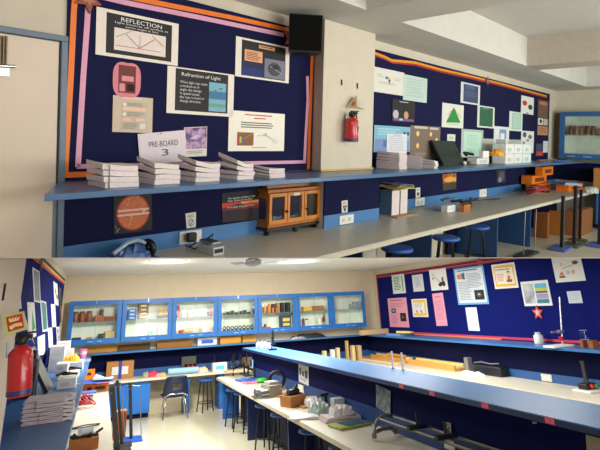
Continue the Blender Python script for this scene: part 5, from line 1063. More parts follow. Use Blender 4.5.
mk('back_bar', MB().tube([(-hw * .9, -.015, sz - .02), (-hw * .5, -.03, sz + .03), (hw * .5, -.03, sz + .03), (hw * .9, -.015, sz - .02)], .012), chrome, t)

# ---- island with its raised shelf
XI = 2.85
t = thing('island_bench', 'long navy island bench with a raised light blue top', 'bench')
mk('partition_panel', MB().box(XI, 1.0, 0, XI + .06, 10.0, ZS - .045), mat((6, 12, 74), .75, noise=.06, scale=40), t)
mk('raised_top', MB().box(2.65, 1.0, ZS - .008, 3.2, 10.06, ZS - .0012), blueT, t)
mk('top_edge', MB().box(2.65, 1.0, ZS - .044, 3.2, 10.06, ZS - .0085), mat((20, 50, 100), .4), t)
mk('worktop', MB().box(2.2, 1.0, ZW - .012, XI - .011, 10.33, ZW - .0012).box(XI - .011, 10.01, ZW - .012, 3.2, 10.33, ZW - .0012), topB, t)
mk('worktop_edge', MB().box(2.195, 1.0, ZW - .045, 2.21, 10.34, ZW - .0125).box(2.21, 10.325, ZW - .045, 3.2, 10.34, ZW - .0125), mat((206, 200, 176), .4), t)
mk('blue_strip', MB().box(XI - .01, 1.0, ZW + .001, XI - .0005, 10.0, .88), mat((24, 64, 124), .5), t)
mk('under_panel', MB().box(2.62, 1.0, 0, 2.64, 10.1, ZW - .046), mat((20, 28, 74), .6), t)
for k, y in enumerate((10.2, 8.42, 6.5)):
    mk('end_panel', MB().box(2.3, y, 0, 2.619, y + .03, ZW - .046), mat((36, 100, 184), .4) if k == 0 else mat((22, 40, 96), .5), t)
for i, (px, py) in enumerate(((401, 382.5), (431.7, 389.8), (484.6, 402.3), (548.8, 416.2))):
    q = at(px, py, x=2.65); tp = MB().box(2.6475, q.y - .035, ZS - .04, 2.6495, q.y + .035, ZS - .003)
    mk('pink_tape', tp, mat((232, 100, 126), .5), t)
def ipost(name, label, cat, pts, items, base):
    return sheet(name, label, cat, [at(*p, x=XI - .012) for p in pts], (-1, 0, 0), items, base)
ipost('poster', 'white poster with black figures on the island partition', 'poster', [(298.6, 363.8), (308.6, 366.5), (308.8, 386), (299, 381.5)], [('r', .1, .2, .25, .6, (40, 44, 70)), ('r', .35, .35, .55, .62, (70, 74, 90)), ('r', .65, .25, .9, .66, (60, 64, 84)), ('l', .1, .7, .9, .9, 3, (150, 150, 160))], (206, 208, 212))
ipost('poster', 'grey blue mottled picture on the island partition', 'poster', [(376, 384), (390.8, 391), (390.5, 416), (376.2, 407)], [('r', .02, .02, .98, .98, blotch([(50, 62, 90), (110, 124, 140), (150, 160, 170), (60, 80, 110)], 14))], (100, 110, 130))
ipost('notice', 'grey switch notice near the bottom edge on the island partition', 'notice', [(444, 421.3), (451, 423), (451.5, 437), (444.8, 434.5)], [('s', (.1, .75), (.85, .35), .09, (30, 32, 40)), ('e', .65, .7, .2, .14, (60, 62, 70)), ('l', .15, .12, .8, .3, 2, (90, 92, 100))], (160, 156, 156))
ipost('notice', 'beige curved paper label at the lower right corner on the island partition', 'notice', [(586, 434.5), (603, 439), (604, 455), (587, 452)], [('s', (.3, .3), (.6, .35), .04, (120, 110, 100))], (166, 156, 142))
ipost('notice', 'tiny pale scrap stuck on the dark island partition', 'notice', [(532.5, 421.6), (536.8, 422.3), (536.5, 424), (532.8, 423.4)], [], (190, 180, 184))
def isock(label, pts):
    q = [at(*p, x=XI - .011) for p in pts]; c = sum(q, V()) / 4
    t = thing('power_socket', label, 'socket', c); dy = abs(q[0].y - q[1].y) / 2; dz = abs(q[0].z - q[3].z) / 2
    mk('plate', MB().box(-.014, -dy, -dz, -.0005, dy, dz), mat((214, 214, 210), .5), t, .003)
    for s in (-.5, .3): mk('switch', MB().box(-.019, s * dy - .02, -dz * .4, -.0145, s * dy + .02, dz * .4), white, t)
isock('white socket plate below the black figure poster on the island', [(298.8, 384), (304.3, 386), (304.3, 393), (298.8, 391)])
isock('socket plate under the switch notice at the bottom of the island', [(445, 437.5), (455, 441), (455, 452), (445, 447)])
# ---- things on the island worktop
def isl(px, py, z=ZW): return at(px, py, z=z)
q = isl(247, 375.5); solo('black_hose', MB().tube([(-.28, 0, .02), (-.26, .05, .14), (-.1, .08, .19), (.05, .06, .12), (.2, .02, .06), (.4, 0, .03), (.5, .05, .02)], .022), black, 'black bent hose on the far end of the island worktop', 'hose', q)
for px, py, lb in ((257, 373.2, 'first small black stand from the island end'), (263.5, 374.5, 'second small black stand from the island end'), (271.5, 377, 'third small black stand from the island end')):
    q = isl(px, py); t = thing('small_stand', lb, 'stand', (min(q.x, 2.76), q.y, ZW)); h = at(px, py - 11, y=q.y).z - ZW
    mk('base', MB().box(-.08, -.09, 0, .07, .09, .025), mat((60, 70, 90), .4), t, .005); mk('rod', MB().cyl((0, 0, .026), (0, 0, h), .017, n=10), black, t)
for px, py, w, d, cc, lb, rz in ((260, 379.5, .4, .34, (60, 100, 190), 'blue paper on the far island worktop', .2), (253, 383, .34, .2, (226, 130, 170), 'pink paper at the edge of the far island worktop', .1), (268, 377.5, .3, .24, (110, 150, 210), 'pale blue sheet behind the blue paper on the island', -.3)):
    q = isl(px, py); q.x = min(q.x, 2.8 - w / 2); solo('paper_sheet', MB().slab(w, d, 0, .012, .006, .02, 3), mat(cc, .6), lb, 'paper', q, rz=rz)
q = isl(273, 381.5); solo('green_pouch', MB().ball((0, 0, .04), .1, .09, .04), mat((60, 190, 60), .5), 'bright green pouch on the island worktop', 'pouch', (min(q.x, 2.72), q.y, ZW))
q = isl(276, 397)
t = thing('grey_meter', 'grey metal meter with coils on the island worktop', 'meter', (q.x, q.y, ZW), .2)
mk('housing', MB().box(-.11, 0, 0, .11, .26, .16), mat((160, 156, 146), .4, .3), t, .006); mk('side_coil', MB().cyl((-.24, .05, .06), (-.115, .05, .06), .055).cyl((-.24, .2, .06), (-.115, .2, .06), .055).box(-.26, -.02, 0, -.12, .28, .02), steel, t); mk('top_cap', MB().box(-.08, .04, .161, .08, .22, .2), mat((180, 178, 170), .4), t, .004)
q = isl(284.5, 389.5); t = thing('magnet_ring', 'black ring standing upright on the island worktop', 'ring', (min(q.x, 2.68), q.y, ZW))
mk('ring_body', MB().ring((0, 0, .155), .115, .03, (.35, 1, 0), 28, 10), black, t); mk('foot', MB().box(-.1, -.05, 0, .1, .05, .03), black, t, .004)
q = isl(290, 394); solo('white_meter', MB().box(-.2, -.05, 0, .2, .1, .05).box(-.12, -.02, .051, .0, .07, .07), mat((206, 206, 200), .5), 'flat white meter lying behind the wooden box on the island', 'meter', (min(q.x, 2.5), q.y + .25, ZW), bev=.004)
q = isl(299, 406.5); t = thing('wooden_box', 'small wooden box with a dark coil on top on the island worktop', 'box', (q.x, q.y, ZW), .35)
mk('box_body', MB().box(-.14, 0, 0, .14, .22, .13), mat((176, 116, 60), .5, noise=.14), t, .004)
mk('coil', MB().cyl((-.1, .1, .165), (.08, .1, .165), .035).box(-.12, .04, .131, .1, .16, .14).cyl((.02, .1, .19), (.06, .1, .25), .02), mat((50, 46, 44), .4), t)
def board(name, label, p0, p1, w, h, m, z=ZW, cat='board', xm=2.74):
    a = isl(*p0); b = isl(*p1); a.x = min(a.x, xm); b.x = min(b.x, xm); L = (b - a).length
    return solo(name, MB().box(0, -w / 2, 0, L, w / 2, h), m, label, cat, (a.x, a.y, z), rz=math.atan2(b.y - a.y, b.x - a.x), bev=.003)
board('wooden_board', 'orange wooden board lying beside the small wooden box', (286, 394.5), (314, 407.5), .14, .02, mat((190, 130, 76), .5, noise=.1), xm=2.56)
board('metre_scale', 'long pale wooden metre bridge along the island partition', (300, 391), (338, 409), .16, .03, mat((206, 170, 122), .5, noise=.1))
for px, py, lb in ((309, 398.5, 'first grey clip on the metre bridge'), (317, 401.5, 'second grey clip on the metre bridge'), (325, 404.5, 'third grey clip on the metre bridge'), (332, 406, 'fourth grey clip on the metre bridge')):
    q = isl(px, py); solo('metal_clip', MB().box(-.04, -.02, 0, .04, .02, .02).cyl((0, 0, .021), (0, 0, .05), .012, n=10), mat((70, 70, 74), .4), lb, 'clip', (2.73, q.y, ZW + .031))
q = isl(309, 416.5); solo('paper_sheet', MB().slab(.34, .3, 0, .02, .01, .01, 5), mat((220, 216, 222), .6), 'flat white paper sheet near the edge of the island worktop', 'paper', (q.x - .06, q.y, ZW), rz=-.4)
q = isl(320, 413); solo('plastic_bag', MB().heap(.26, .36, .12, 6), mat((150, 170, 164), .35), 'grey green plastic bag on the island worktop', 'bag', (min(q.x, 2.6), q.y, ZW), rz=.1)
q = isl(331, 411); solo('plastic_bag', MB().heap(.24, .4, .12, 16), mat((186, 182, 180), .35), 'pale grey plastic bag behind the white paper bundle on the island', 'bag', (min(q.x, 2.66), q.y + .36, ZW), rz=.1)
q = isl(339, 419.5); t = thing('paper_bundle', 'loosely folded white paper bundle on the island worktop', 'papers', (q.x, q.y - .02, ZW), -.1)
mk('sheet_layer', MB().slab(.42, .26, 0, .025, .003, .0, 1), mat((206, 186, 190), .7), t); mk('sheet_layer', MB().slab(.4, .25, .026, .05, .006, .0, 2, .01), mat((214, 200, 206), .7), t); mk('sheet_layer', MB().heap(.34, .22, .1, 3, (.03, 0, .055)), mat((220, 214, 218), .7), t)
q = isl(346, 405.5); t = thing('small_stand', 'dark clamp stand against the island partition behind the papers', 'stand', (min(q.x, 2.76), q.y, ZW)); mk('base', MB().box(-.06, -.08, 0, .06, .08, .05), mat((40, 70, 120), .4), t, .005); mk('clamp', MB().cyl((0, 0, .051), (0, 0, .17), .02).cyl((-.07, 0, .15), (.05, .04, .15), .016), black, t)
q = isl(353, 412); solo('white_block', MB().box(-.07, -.04, 0, .07, .08, .17), mat((180, 186, 190), .5), 'pale grey block standing by the partition behind the paper bundle', 'block', (min(q.x, 2.74), q.y, ZW), bev=.006)
q = isl(362, 424); t = thing('book', 'blue and green covered book lying on the island worktop', 'book', (min(q.x, 2.58), q.y, ZW), .15); mk('cover', MB().box(-.2, -.13, 0, .2, .13, .025), mat((150, 164, 70), .5), t, .003); mk('blue_panel', MB().box(-.1, -.11, .0252, .19, .1, .03), mat((44, 80, 110), .4), t)
q = isl(356, 419); solo('dark_pouch', MB().ball((0, 0, .04), .09, .07, .05), mat((64, 56, 64), .6), 'small dark pouch between the paper bundle and the book', 'pouch', (2.66, q.y + .16, ZW))
# optical bench
a = isl(377, 440); b = isl(412, 432.5)
t = thing('optical_bench', 'long grey metal optical bench with a curved end foot on the island', 'bench', (a.x, a.y, ZW + .019))
gm = mat((120, 114, 106), .45, .4)
a0 = V((a.x, a.y, ZW)); u = (isl(440, 460) - isl(378, 432)); u.z = 0; u.normalize()
pth = [V((-.14, .01, .0)), V((-.15, .0, .08)), V((-.1, -.0, .17)), V((.02, -.02, .205)), V((.14, -.03, .17)), V((.2, -.04, .09)), V((.22, -.05, 0))]
dirx = (isl(392, 436) - isl(375, 440)); dirx.z = 0; dirx.normalize()
hp = []
for p in ((-.03, 0), (-.02, .06), (.0, .1), (.03, .145), (.08, .165), (.15, .17), (.22, .15)): hp.append(dirx * p[0] + V((0, 0, p[1])))
mk('curved_foot', MB().tube(hp, .018).tube([dirx * .0 + V((0, 0, .05)), dirx * .08 + V((0, 0, .06)), dirx * .2 + V((0, 0, .05)), dirx * .24], .018).cyl(dirx * -.03, dirx * -.03 + V((0, 0, .04)), .022).cyl(dirx * .24, dirx * .24 + V((0, 0, .05)), .022), gm, t)
for s in (0, 1):
    st = dirx * (.05 + .17 * s) + V((0, 0, .15)); mk('rail', MB().cyl(st, st + V((.0, -1.6, 0)) + dirx * .05, .012, n=10), gm, t)
for k in (.55, .95):
    m0 = dirx * .13 + V((0, -k, .15)); mk('carriage', MB().box(m0.x - .1, m0.y - .025, .155, m0.x + .1, m0.y + .025, .185).cyl(m0 + V((0, 0, .03)), m0 + V((0, 0, .13)), .012), black, t, .004)
mk('far_foot', MB().box(-.02, -1.65, -.018, .22, -1.6, .165), gm, t)

# ---- on the raised top of the island
GV = 'small white bottles on the end of the raised top'
for i, (px, py) in enumerate(((258, 348.5), (261, 348.6), (264, 348.8), (267, 348.9), (270, 349), (259.5, 346.8), (262.5, 347), (265.5, 347.2))):
    q = at(px - 0.5, py - .3, z=ZS); t = thing('white_bottle', 'small white capped bottle in the cluster on the far end of the raised island top', 'bottle', (min(3.15, max(2.7, q.x)), min(q.y, 10.0), ZS), 0, GV)
    mk('bottle_body', MB().lathe([(.03, 0), (.032, .08), (.018, .1), (.018, .11)], n=14), mat((206, 214, 222), .35), t); mk('cap', MB().lathe([(.02, .111), (.02, .13)], n=12), mat((90, 90, 96), .4), t)
q = at(272, 350, z=ZS); microscope('black microscope on the far end of the raised island top', (max(2.75, min(q.x, 3.1)), q.y - .05, ZS), .85)
for px, pb, pt_, lb in ((393, 367.3, 351.2, 'left white rod clamped upright on the raised island top'), (403, 369, 352.4, 'right white rod clamped upright on the raised island top')):
    q = at(px, pb, x=3.17); h = at(px, pt_, y=q.y).z - ZS; t = thing('glass_rod', lb, 'rod', (q.x, q.y, ZS)); mk('rod', MB().cyl((0, 0, .01), (0, 0, h), .011, n=10), mat((226, 224, 230), .3), t); mk('rod_base', MB().cyl((0, 0, 0), (0, 0, .0095), .018), steel, t)

# ---- stools along the island and at the back
def stoolB(label, loc, h, r=.15, group=None):
    t = thing('lab_stool', label, 'stool', loc, .3, group)
    mk('seat', MB().lathe([(r * .9, h - .035), (r, h - .028), (r, h - .008), (r * .93, h)], n=28), mat((34, 84, 172), .4), t)
    for k in range(4):
        a = PI / 4 + k * PI / 2; mk('leg', MB().cyl((r * .62 * math.cos(a), r * .62 * math.sin(a), h - .036), (r * 1.05 * math.cos(a), r * 1.05 * math.sin(a), 0), .012, n=10), black, t)
    mk('foot_ring', MB().ring((0, 0, h * .28), r * .935, .008), black, t)
    return t
q = at(205, 411.5, z=0); hs = at(205, 379.2, y=q.y).z
GS = 'blue topped lab stools in the lower view'
s0 = stoolB('dark blue stool standing alone right of the plastic chair', (q.x, q.y, 0), hs, abs(at(212, 380, y=q.y).x - at(196, 380, y=q.y).x) / 2, GS)
LBS = ['first stool from the far end of the island, standing clear of the worktop end', 'second stool from the far end of the island', 'third stool from the far end of the island', 'fourth stool from the far end of the island, its blue seat lit', 'fifth stool from the far end of the island', 'sixth stool from the far end of the island, cut off by the bottom edge', 'seventh stool from the far end of the island, mostly below the bottom edge']
spots = [(2.36, 9.5)]
for px, py in ((246, 391.5), (260, 404.5), (271, 414), (297, 431), (324, 449)):
    q = at(px, py, z=hs); spots.append((2.40, q.y))
for i, (x, y) in enumerate(spots): dup(s0, (x, y, 0), .3 + .2 * i, LBS[i])

# ---- black stands on the floor by the left worktop, brown box
def stand2(label, px, pyb, pyt, mb_, width, rod, base=(.5, .3), rz=0.0, px_top=None):
    q = at(px, pyb, z=0); h = at(px, pyt, y=q.y).z
    t = thing('metal_stand', label, 'stand', (q.x, q.y, 0), rz)
    mk('base', MB().box(-base[0] / 2, -base[1] / 2, 0, base[0] / 2, base[1] / 2, .03), mb_, t, .006)
    lean = (at(px_top or px, pyt, y=q.y).x - q.x) * .8
    mk('post', MB().bar((0, 0, .031), (lean, 0, h), width, .05, 0, (0, 1, 0)), black, t, .003)
    mk('clamp', MB().cyl((lean - .05, 0, h * .95), (lean + .06, 0, h * .95), .02, n=10).cyl((lean, -.05, h * .9), (lean, .05, h * .9), .014, n=8), mat((90, 92, 96), .35, .8), t)
    if rod: mk('thin_rod', MB().cyl((rod, .02, .031), (rod + lean, .02, h * .93), .007, n=8).cyl((rod + lean, .02, h * .93), (lean, .02, h * .95), .006, n=8), steel, t)
    return t
bb = mat((34, 84, 190), .4)
stand2('tall black stand with a blue base near the blue base cabinet', 131, 440.5, 383, bb, .05, .16, (.34, .34), 0, 129)
stand2('thick black stand beside the edge of the left worktop', 117, 452, 386, mat((46, 48, 50), .4), .08, 0, (.4, .3), 0, 109.5)
stand2('thin dark stand close behind the thick black stand', 121.5, 446, 380, mat((46, 48, 50), .4), .045, .06, (.3, .26), 0, 115)
q = at(118, 443.5, z=0); x0, x1 = sil(111.5, 125, 443, q.y + .24, .2); h = at(118, 412.5, y=q.y + .24).z
t = thing('cardboard_box', 'tall brown box on the floor between the black stands', 'carton', ((x0 + x1) / 2, q.y + .24, 0)); w = (x1 - x0) / 2
mk('box_body', MB().box(-w, 0, 0, w, .2, h), mat((150, 84, 48), .7), t, .004); mk('top_flap', MB().box(-w, 0, h + .001, w, .2, h + .012), mat((206, 150, 110), .7), t)

# ---- right shelf
q = at(539.5, 343.5, z=ZS); h = at(539.5, 332, y=q.y).z - ZS; r = abs(at(543, 340, y=q.y).x - at(536.2, 340, y=q.y).x) / 2
t = thing('white_bottle', 'white plastic bottle on the right shelf left of the retort stand', 'bottle', (max(q.x, 6.2), q.y, ZS)); mk('bottle_body', MB().lathe([(r * .95, 0), (r, .01), (r, h * .7), (r * .55, h * .82), (r * .55, h * .86)], n=20), white, t); mk('cap', MB().lathe([(r * .62, h * .865), (r * .62, h)], n=18), mat((216, 218, 220), .4), t)
q = at(559, 347, z=ZS); h = at(561, 297, y=q.y).z - ZS
t = thing('retort_stand', 'white retort stand with a long rod on the right shelf', 'stand', (q.x, q.y, ZS))
mk('base', MB().box(-.2, -.1, 0, .2, .1, .03), white, t, .006); tx = at(559.5, 297, y=q.y); mk('rod', MB().cyl((.08, 0, .03), (tx.x - q.x, 0, h), .011, n=12), mat((200, 202, 206), .25, .6), t)
mk('clamp', MB().cyl((-.09, 0, h * .3), (.16, 0, h * .3), .013).box(.05, -.03, h * .27, .1, .03, h * .33), mat((170, 170, 174), .3, .7), t); mk('red_knob', MB().box(.05, -.03, h * .12, .09, .02, h * .2), red, t)
for a, b, pb_, pt_, lb, zz in ((580.5, 588.5, 347.5, 340, 'left wooden block at the right end of the right shelf', 0), (589, 600, 348.5, 340.5, 'right wooden block at the right end of the right shelf', 0)):
    carton('wooden_block', lb, 'block', a, b, pb_, pt_, ZS, .12, mat((150, 84, 40), .5, noise=.15), lab=None)
q = at(585, 340, y=at(585, 347.5, z=ZS).y + .06); t = thing('glass_tumbler', 'upside down clear glass on the left wooden block', 'glass', q); mk('glass_wall', MB().cyl((0, 0, .0), (0, 0, .13), .06, .05, n=20), GLASS, t); mk('glass_rim', MB().ring((0, 0, .004), .06, .004).ring((0, 0, .13), .05, .003), mat((150, 170, 180), .15), t)
for px, py, w, d, cc, lb, rz in ((398, 333.5, .5, .3, (110, 150, 200), 'blue folder on the right shelf near the long pale box', .1), (405, 333, .4, .12, (226, 200, 90), 'yellow card on top of the blue folder on the right shelf', .3), (394, 331.5, .2, .16, (200, 90, 110), 'pink paper on the right shelf behind the blue folder', 0)):
    q = at(px, py, x=6.32); solo('paper_folder', MB().slab(d, w, 0, .03, .006, .02, 3), mat(cc, .5), lb, 'folder', (q.x, q.y, ZS + (.062 if 'card' in lb else 0)), rz=rz)

# ---- right worktop
def rw(px, py): return at(px, py, z=ZW)
for a, b, pb_, pt_, lb, cc, d in ((336, 340.5, 359, 345.5, 'short pale wooden post, leftmost on the right worktop', (222, 196, 150), .1), (346, 349.5, 360, 340, 'tall thin wooden post between the pale posts', (196, 160, 96), .1), (330, 335.5, 358, 346, 'white bottle shaped post left of the pale wooden posts', (214, 214, 206), .1), (350.5, 356, 360, 345, 'pale wooden post right of the tall thin one', (216, 190, 140), .14), (356.5, 362.5, 360, 345.3, 'square wooden frame post at the end of the posts', (196, 166, 112), .14), (322, 327, 357, 346, 'pale wooden post farthest left behind the raised top', (206, 186, 140), .1)):
    x0, x1, y, h = span(a, b, pb_, pt_, ZW); y = min(y, 10.9); x0, x1 = sil(a, b, pb_, y, d)
    solo('wooden_post', MB().box(-(x1 - x0) / 2, 0, 0, (x1 - x0) / 2, d, h), mat(cc, .6, noise=.08), lb, 'post', ((x0 + x1) / 2, y, ZW), bev=.005)
GP = 'wooden bridges on the right worktop'
YW = mat((232, 188, 104), .5, noise=.12); YD = mat((206, 150, 74), .5, noise=.14)
def wb2(label, xa, ya, xb, yb, w, h, m1, m2):
    L = math.hypot(xb - xa, yb - ya); t = thing('wooden_bridge', label, 'board', (xa, ya, ZW), math.atan2(yb - ya, xb - xa), GP)
    mk('plank', MB().box(0, 0, 0, L, w, h * .4), m2, t, .004); mk('front_rail', MB().box(0, 0, h * .4 + .001, L, .04, h), m2, t, .004); mk('back_rail', MB().box(0, w - .05, h * .4 + .001, L, w, h * 1.15), m1, t, .004)
    mk('brass_strip', MB().box(.02, .05, h * .4 + .001, L - .02, w - .06, h * .8), mat((236, 214, 160), .4), t); return t
solo('flat_plank', MB().box(0, -.07, 0, 1.45, .07, .03), mat((220, 186, 140), .5, noise=.08), 'flat pale plank nearest the posts on the right worktop', 'board', (5.8, 11.0, ZW), rz=math.atan2(-1.25, .1), bev=.003)
wb2('orange wooden bridge between the posts and the long yellow one on the right worktop', 6.06, 11.1, 6.06, 9.62, .22, .09, YW, YD)
solo('flat_plank', MB().box(0, 0, 0, .7, .06, .04), YD, 'short orange plank lying on top of the orange bridge', 'board', (6.17, 10.5, ZW + .1045), rz=math.radians(-90), bev=.003)
wb2('long yellow wooden bridge in the middle of the right worktop', 6.04, 9.45, 6.04, 7.95, .25, .1, YW, YD)
q = V((6.2, 7.74, ZW)); h = .24; solo('metal_block', MB().box(-.05, -.05, 0, .05, .05, h), mat((140, 140, 138), .4, .4), 'upright grey metal block at the end of the long yellow bridge', 'block', (q.x, q.y, ZW), bev=.006)
solo('paper_sheet', MB().heap(.22, .62, .06, 3, rough=.7), mat((220, 222, 232), .6), 'crumpled white paper on the right worktop in front of the long yellow bridge', 'paper', (5.98, 7.4, ZW))
t = thing('black_apparatus', 'black low apparatus behind the crumpled paper on the right worktop', 'apparatus', (6.23, 7.25, ZW)); mk('housing', MB().box(-.09, -.35, 0, .09, .3, .15), mat((26, 28, 34), .4), t, .02); mk('bent_rod', MB().tube([(-.05, .3, .17), (-.06, .1, .2), (-.05, -.1, .18), (-.04, -.3, .2)], .012), steel, t)
q = [at(*p, x=6.334) for p in ((541.8, 373.5), (552.3, 375.2), (552.3, 382), (541.8, 380.3))]; c = sum(q, V()) / 4
t = thing('power_socket', 'white double socket plate on the right wall above the worktop', 'socket', c); dy = abs(q[0].y - q[1].y) / 2; dz = abs(q[0].z - q[3].z) / 2
mk('plate', MB().box(-.014, -dy, -dz, -.0005, dy, dz), mat((216, 210, 196), .5), t, .003)
for s in (-.5, .3): mk('switch', MB().box(-.019, s * dy - .02, -dz * .4, -.0145, s * dy + .02, dz * .4), white, t)
q = rw(591, 391); 
t = thing('microscope', 'microscope with red and green knobs on a white tray at the right edge', 'microscope', (q.x, q.y, ZW))
mk('tray', MB().box(-.18, -.14, 0, .3, .14, .025), white, t, .006); h = at(588, 362, y=q.y).z - ZW
mk('tube', MB().cyl((-.05, 0, .16), (-.05, 0, h), .022).cyl((-.05, 0, h), (-.05, 0, h + .02), .03).cyl((-.05, 0, .1), (-.05, 0, .16), .035), mat((60, 60, 64), .35), t); mk('base', MB().box(-.13, -.06, .026, .06, .08, .1), black, t, .01)
mk('red_knob', MB().ball((-.05, -.07, .07), .03), red, t); mk('green_knob', MB().ball((.03, -.07, .06), .035), mat((70, 120, 50), .5), t)
q = rw(600, 384); microscope('dark microscope cut by the right edge of the lower view', (q.x, q.y, ZW), .8)

# ---- ceiling fan and lamps
q = at(253, 259, z=2.62)
t = thing('ceiling_fan', 'pale ceiling fan whose blades touch the top of the lower view', 'fan', (q.x, q.y, 2.52))
mk('motor', MB().lathe([(.05, 0), (.12, .03), (.12, .08), (.05, .12)], n=24), mat((176, 174, 170), .4), t); mk('down_rod', MB().cyl((0, 0, .121), (0, 0, .26), .014), steel, t)
for k in range(3):
    a = .15 + k * 2 * PI / 3; d = V((math.cos(a), math.sin(a), 0)); e = V((-d.y, d.x, 0))
    mk('blade', MB().add([d * .13 - e * .05 + V((0, 0, .05)), d * .36 - e * .06 + V((0, 0, .05)), d * .36 + e * .06 + V((0, 0, .065)), d * .13 + e * .05 + V((0, 0, .065))] + [d * .13 - e * .05 + V((0, 0, .056)), d * .36 - e * .06 + V((0, 0, .056)), d * .36 + e * .06 + V((0, 0, .071)), d * .13 + e * .05 + V((0, 0, .071))], [(0, 1, 2, 3), (7, 6, 5, 4), (0, 4, 5, 1), (1, 5, 6, 2), (2, 6, 7, 3), (3, 7, 4, 0)]), mat((170, 166, 160), .4), t)
# ================================================================== added slab that keeps the light of the two rooms apart
fw = S @ RB.transposed() @ V((0, SPLIT - CY, F)); fw.normalize()
rt = S @ RB.transposed() @ V((1, 0, 0)); nu = rt.cross(fw).normalized()
eye = V((0, 0, HB))
use(LO)
mb = MB(); th = .0006
pl = []
for d, w in ((.9, 1.6), (12.2, 14)):
    for s in (-1, 1):
        pl.append(eye + fw * d + rt * w * s)
a, b, c_, d_ = pl
mb.add([a - nu * th, b - nu * th, d_ - nu * th, c_ - nu * th, a + nu * th, b + nu * th, d_ + nu * th, c_ + nu * th], [(0, 1, 2, 3), (7, 6, 5, 4), (0, 4, 5, 1), (1, 5, 6, 2), (2, 6, 7, 3), (3, 7, 4, 0)])
struct('partition', mb, mat((210, 200, 184), .8, noise=.02))  # added divider, edge-on to the camera, blocks light between the rooms

# ---- trim every mesh of a room to its own side of the slab
bpy.context.view_layer.update()
def trim_all():
    seen = {}
    for o in list(bpy.data.objects):
        if o.type != 'MESH' or o.name.startswith('partition'): continue
        rm = ROOMOF.get(o.name)
        side = 1 if rm is UP else -1
        off = eye + nu * side * .0
        M = o.matrix_world; inv = M.inverted()
        ds = [(M @ v.co - eye).dot(nu) * side for v in o.data.vertices]
        eps = .002
        if min(ds) >= eps: continue
        if max(ds) < eps + .003:
            bpy.data.objects.remove(o); continue
        if o.data.users > 1: o.data = o.data.copy()
        bm = bmesh.new(); bm.from_mesh(o.data)
        n = (M.to_3x3().transposed() @ (nu * side)).normalized(); co = inv @ (eye + nu * side * eps)
        r = bmesh.ops.bisect_plane(bm, geom=bm.verts[:] + bm.edges[:] + bm.faces[:], plane_co=co, plane_no=n, clear_inner=True, dist=1e-5)
        ed = [e for e in r['geom_cut'] if isinstance(e, bmesh.types.BMEdge)]
        if ed:
            try: bmesh.ops.holes_fill(bm, edges=ed, sides=0)
            except Exception: pass
        if not bm.faces: bm.free(); bpy.data.objects.remove(o); continue
        bm.to_mesh(o.data); bm.free()
    for o in list(bpy.data.objects):
        if o.type == 'EMPTY' and not any(c.parent == o for c in bpy.data.objects): bpy.data.objects.remove(o)
trim_all()

# ================================================================== light
def area(room, loc, target, size, power, col=(1, .95, .87), sy=None):
    l = bpy.data.lights.new('lamp', 'AREA'); l.energy = power; l.color = col; l.shape = 'RECTANGLE'; l.size = size; l.size_y = sy or size
    o = bpy.data.objects.new('room_and_fill_light', l); C.objects.link(o)
    a = room.W @ V(loc); b = room.W @ V(target)
    o.matrix_basis = Matrix.Translation(a) @ (b - a).to_track_quat('-Z', 'Y').to_matrix().to_4x4()
    return o
# upper room: daylight from the windows opposite the wall, ceiling lamps and an added upward fill
area(UP, (2.5, -2.6, 1.5), (3.0, 3.2, 1.3), 4.0, 135, (1, .95, .9), 1.4)
area(UP, (7.5, -2.6, 1.6), (8.5, 3.2, 1.3), 3.0, 190, (.95, 1, .93), 1.4)
area(UP, (1.2, .6, 2.6), (1.2, .9, 0), 1.2, 20, (1, .9, .82), .3)
area(UP, (4, -1.6, 1.9), (5, 2.5, 2.69), 3.0, 38, (1, .96, .9), 1.5)  # added fill aimed upward to brighten the ceiling and beam underside
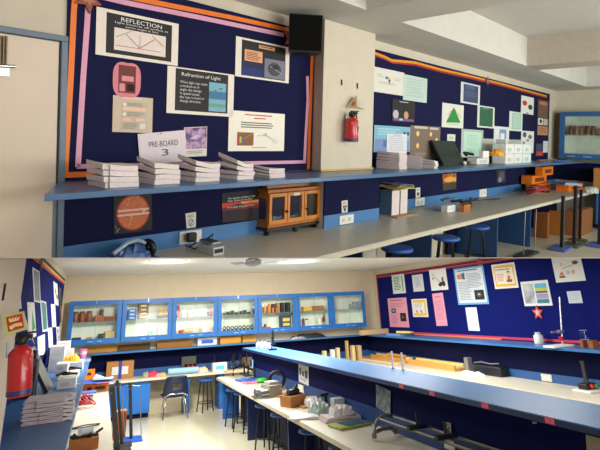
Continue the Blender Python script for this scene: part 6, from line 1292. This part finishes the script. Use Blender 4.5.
# lower room: added fill lights under the slab, not fixtures of the room
def slab_fill(X, Y, w, power, col=(1, .98, .93)):
    l = bpy.data.lights.new('lamp', 'AREA'); l.energy = power; l.color = col; l.shape = 'RECTANGLE'; l.size = w; l.size_y = .35
    o = bpy.data.objects.new('room_and_fill_light', l); C.objects.link(o)
    p = V((X, Y, 0)); z = eye.z - (nu.x * X + nu.y * Y) / nu.z
    R3 = Matrix(((rt.x, fw.x, nu.x, 0), (rt.y, fw.y, nu.y, 0), (rt.z, fw.z, nu.z, 0), (0, 0, 0, 1)))
    o.matrix_basis = Matrix.Translation(V((X, Y, z)) - nu * .0035) @ R3
    return o
slab_fill(.45, 2.6, .8, 3)
slab_fill(1.5, 5.0, 1.0, 7); slab_fill(4.6, 4.6, 1.0, 46)
slab_fill(1.6, 7.4, 1.4, 54); slab_fill(4.7, 7.4, 1.0, 90)
for px, pw in ((168, 118), (299, 118)):
    q = at(px, 261.2, z=ZC)
    t = thing('ceiling_light', 'bright ceiling lamp above the ' + ('second and third wall cupboards' if px < 200 else 'wall cupboard second from the right'), 'lamp', (q.x, q.y, ZC))
    mk('lamp_housing', MB().box(-.3, -.12, -.012, .3, .12, -.001), white, t, .005)
    mk('diffuser', MB().box(-.28, -.1, -.016, .28, .1, -.0125), emit((255, 246, 226), 6.0), t, .003)
    area(LO, (q.x, q.y, ZC - .03), (q.x, q.y + .3, 0), .6, pw, (1, .95, .84), .2)
    l = bpy.data.lights.new('lamp', 'SPOT'); l.energy = 24; l.spot_size = math.radians(150); l.spot_blend = 1; l.shadow_soft_size = .01; l.color = (1, .96, .88)  # added uplight without a fixture, throws the glow onto the ceiling
    o = bpy.data.objects.new('room_and_fill_light', l); C.objects.link(o)
    o.matrix_basis = Matrix.Translation(V((q.x, q.y + .1, ZC - .28))) @ Matrix.Rotation(PI, 4, 'X')

w = bpy.data.worlds.new('sky'); bpy.context.scene.world = w; w.use_nodes = True
bg = w.node_tree.nodes['Background']; bg.inputs['Color'].default_value = (.92, .95, 1, 1); bg.inputs['Strength'].default_value = .3

# ================================================================== camera
cd = bpy.data.cameras.new('camera'); cam = bpy.data.objects.new('camera', cd); C.objects.link(cam)
cd.sensor_fit = 'HORIZONTAL'; cd.sensor_width = 36; cd.lens = F / 600 * 36; cd.shift_y = (CY - 225) / 600; cd.clip_start = .05; cd.clip_end = 60
rgt = S @ RB.transposed() @ V((1, 0, 0)); dwn = S @ RB.transposed() @ V((0, 1, 0)); fwd = S @ RB.transposed() @ V((0, 0, 1))
cam.matrix_basis = Matrix.Translation(eye) @ Matrix((rgt, -dwn, -fwd)).transposed().to_4x4()
sc = bpy.context.scene; sc.camera = cam
sc.view_settings.view_transform = 'Standard'; sc.view_settings.look = 'None'; sc.view_settings.gamma = 1; sc.view_settings.use_curve_mapping = False; sc.view_settings.exposure = 0.0
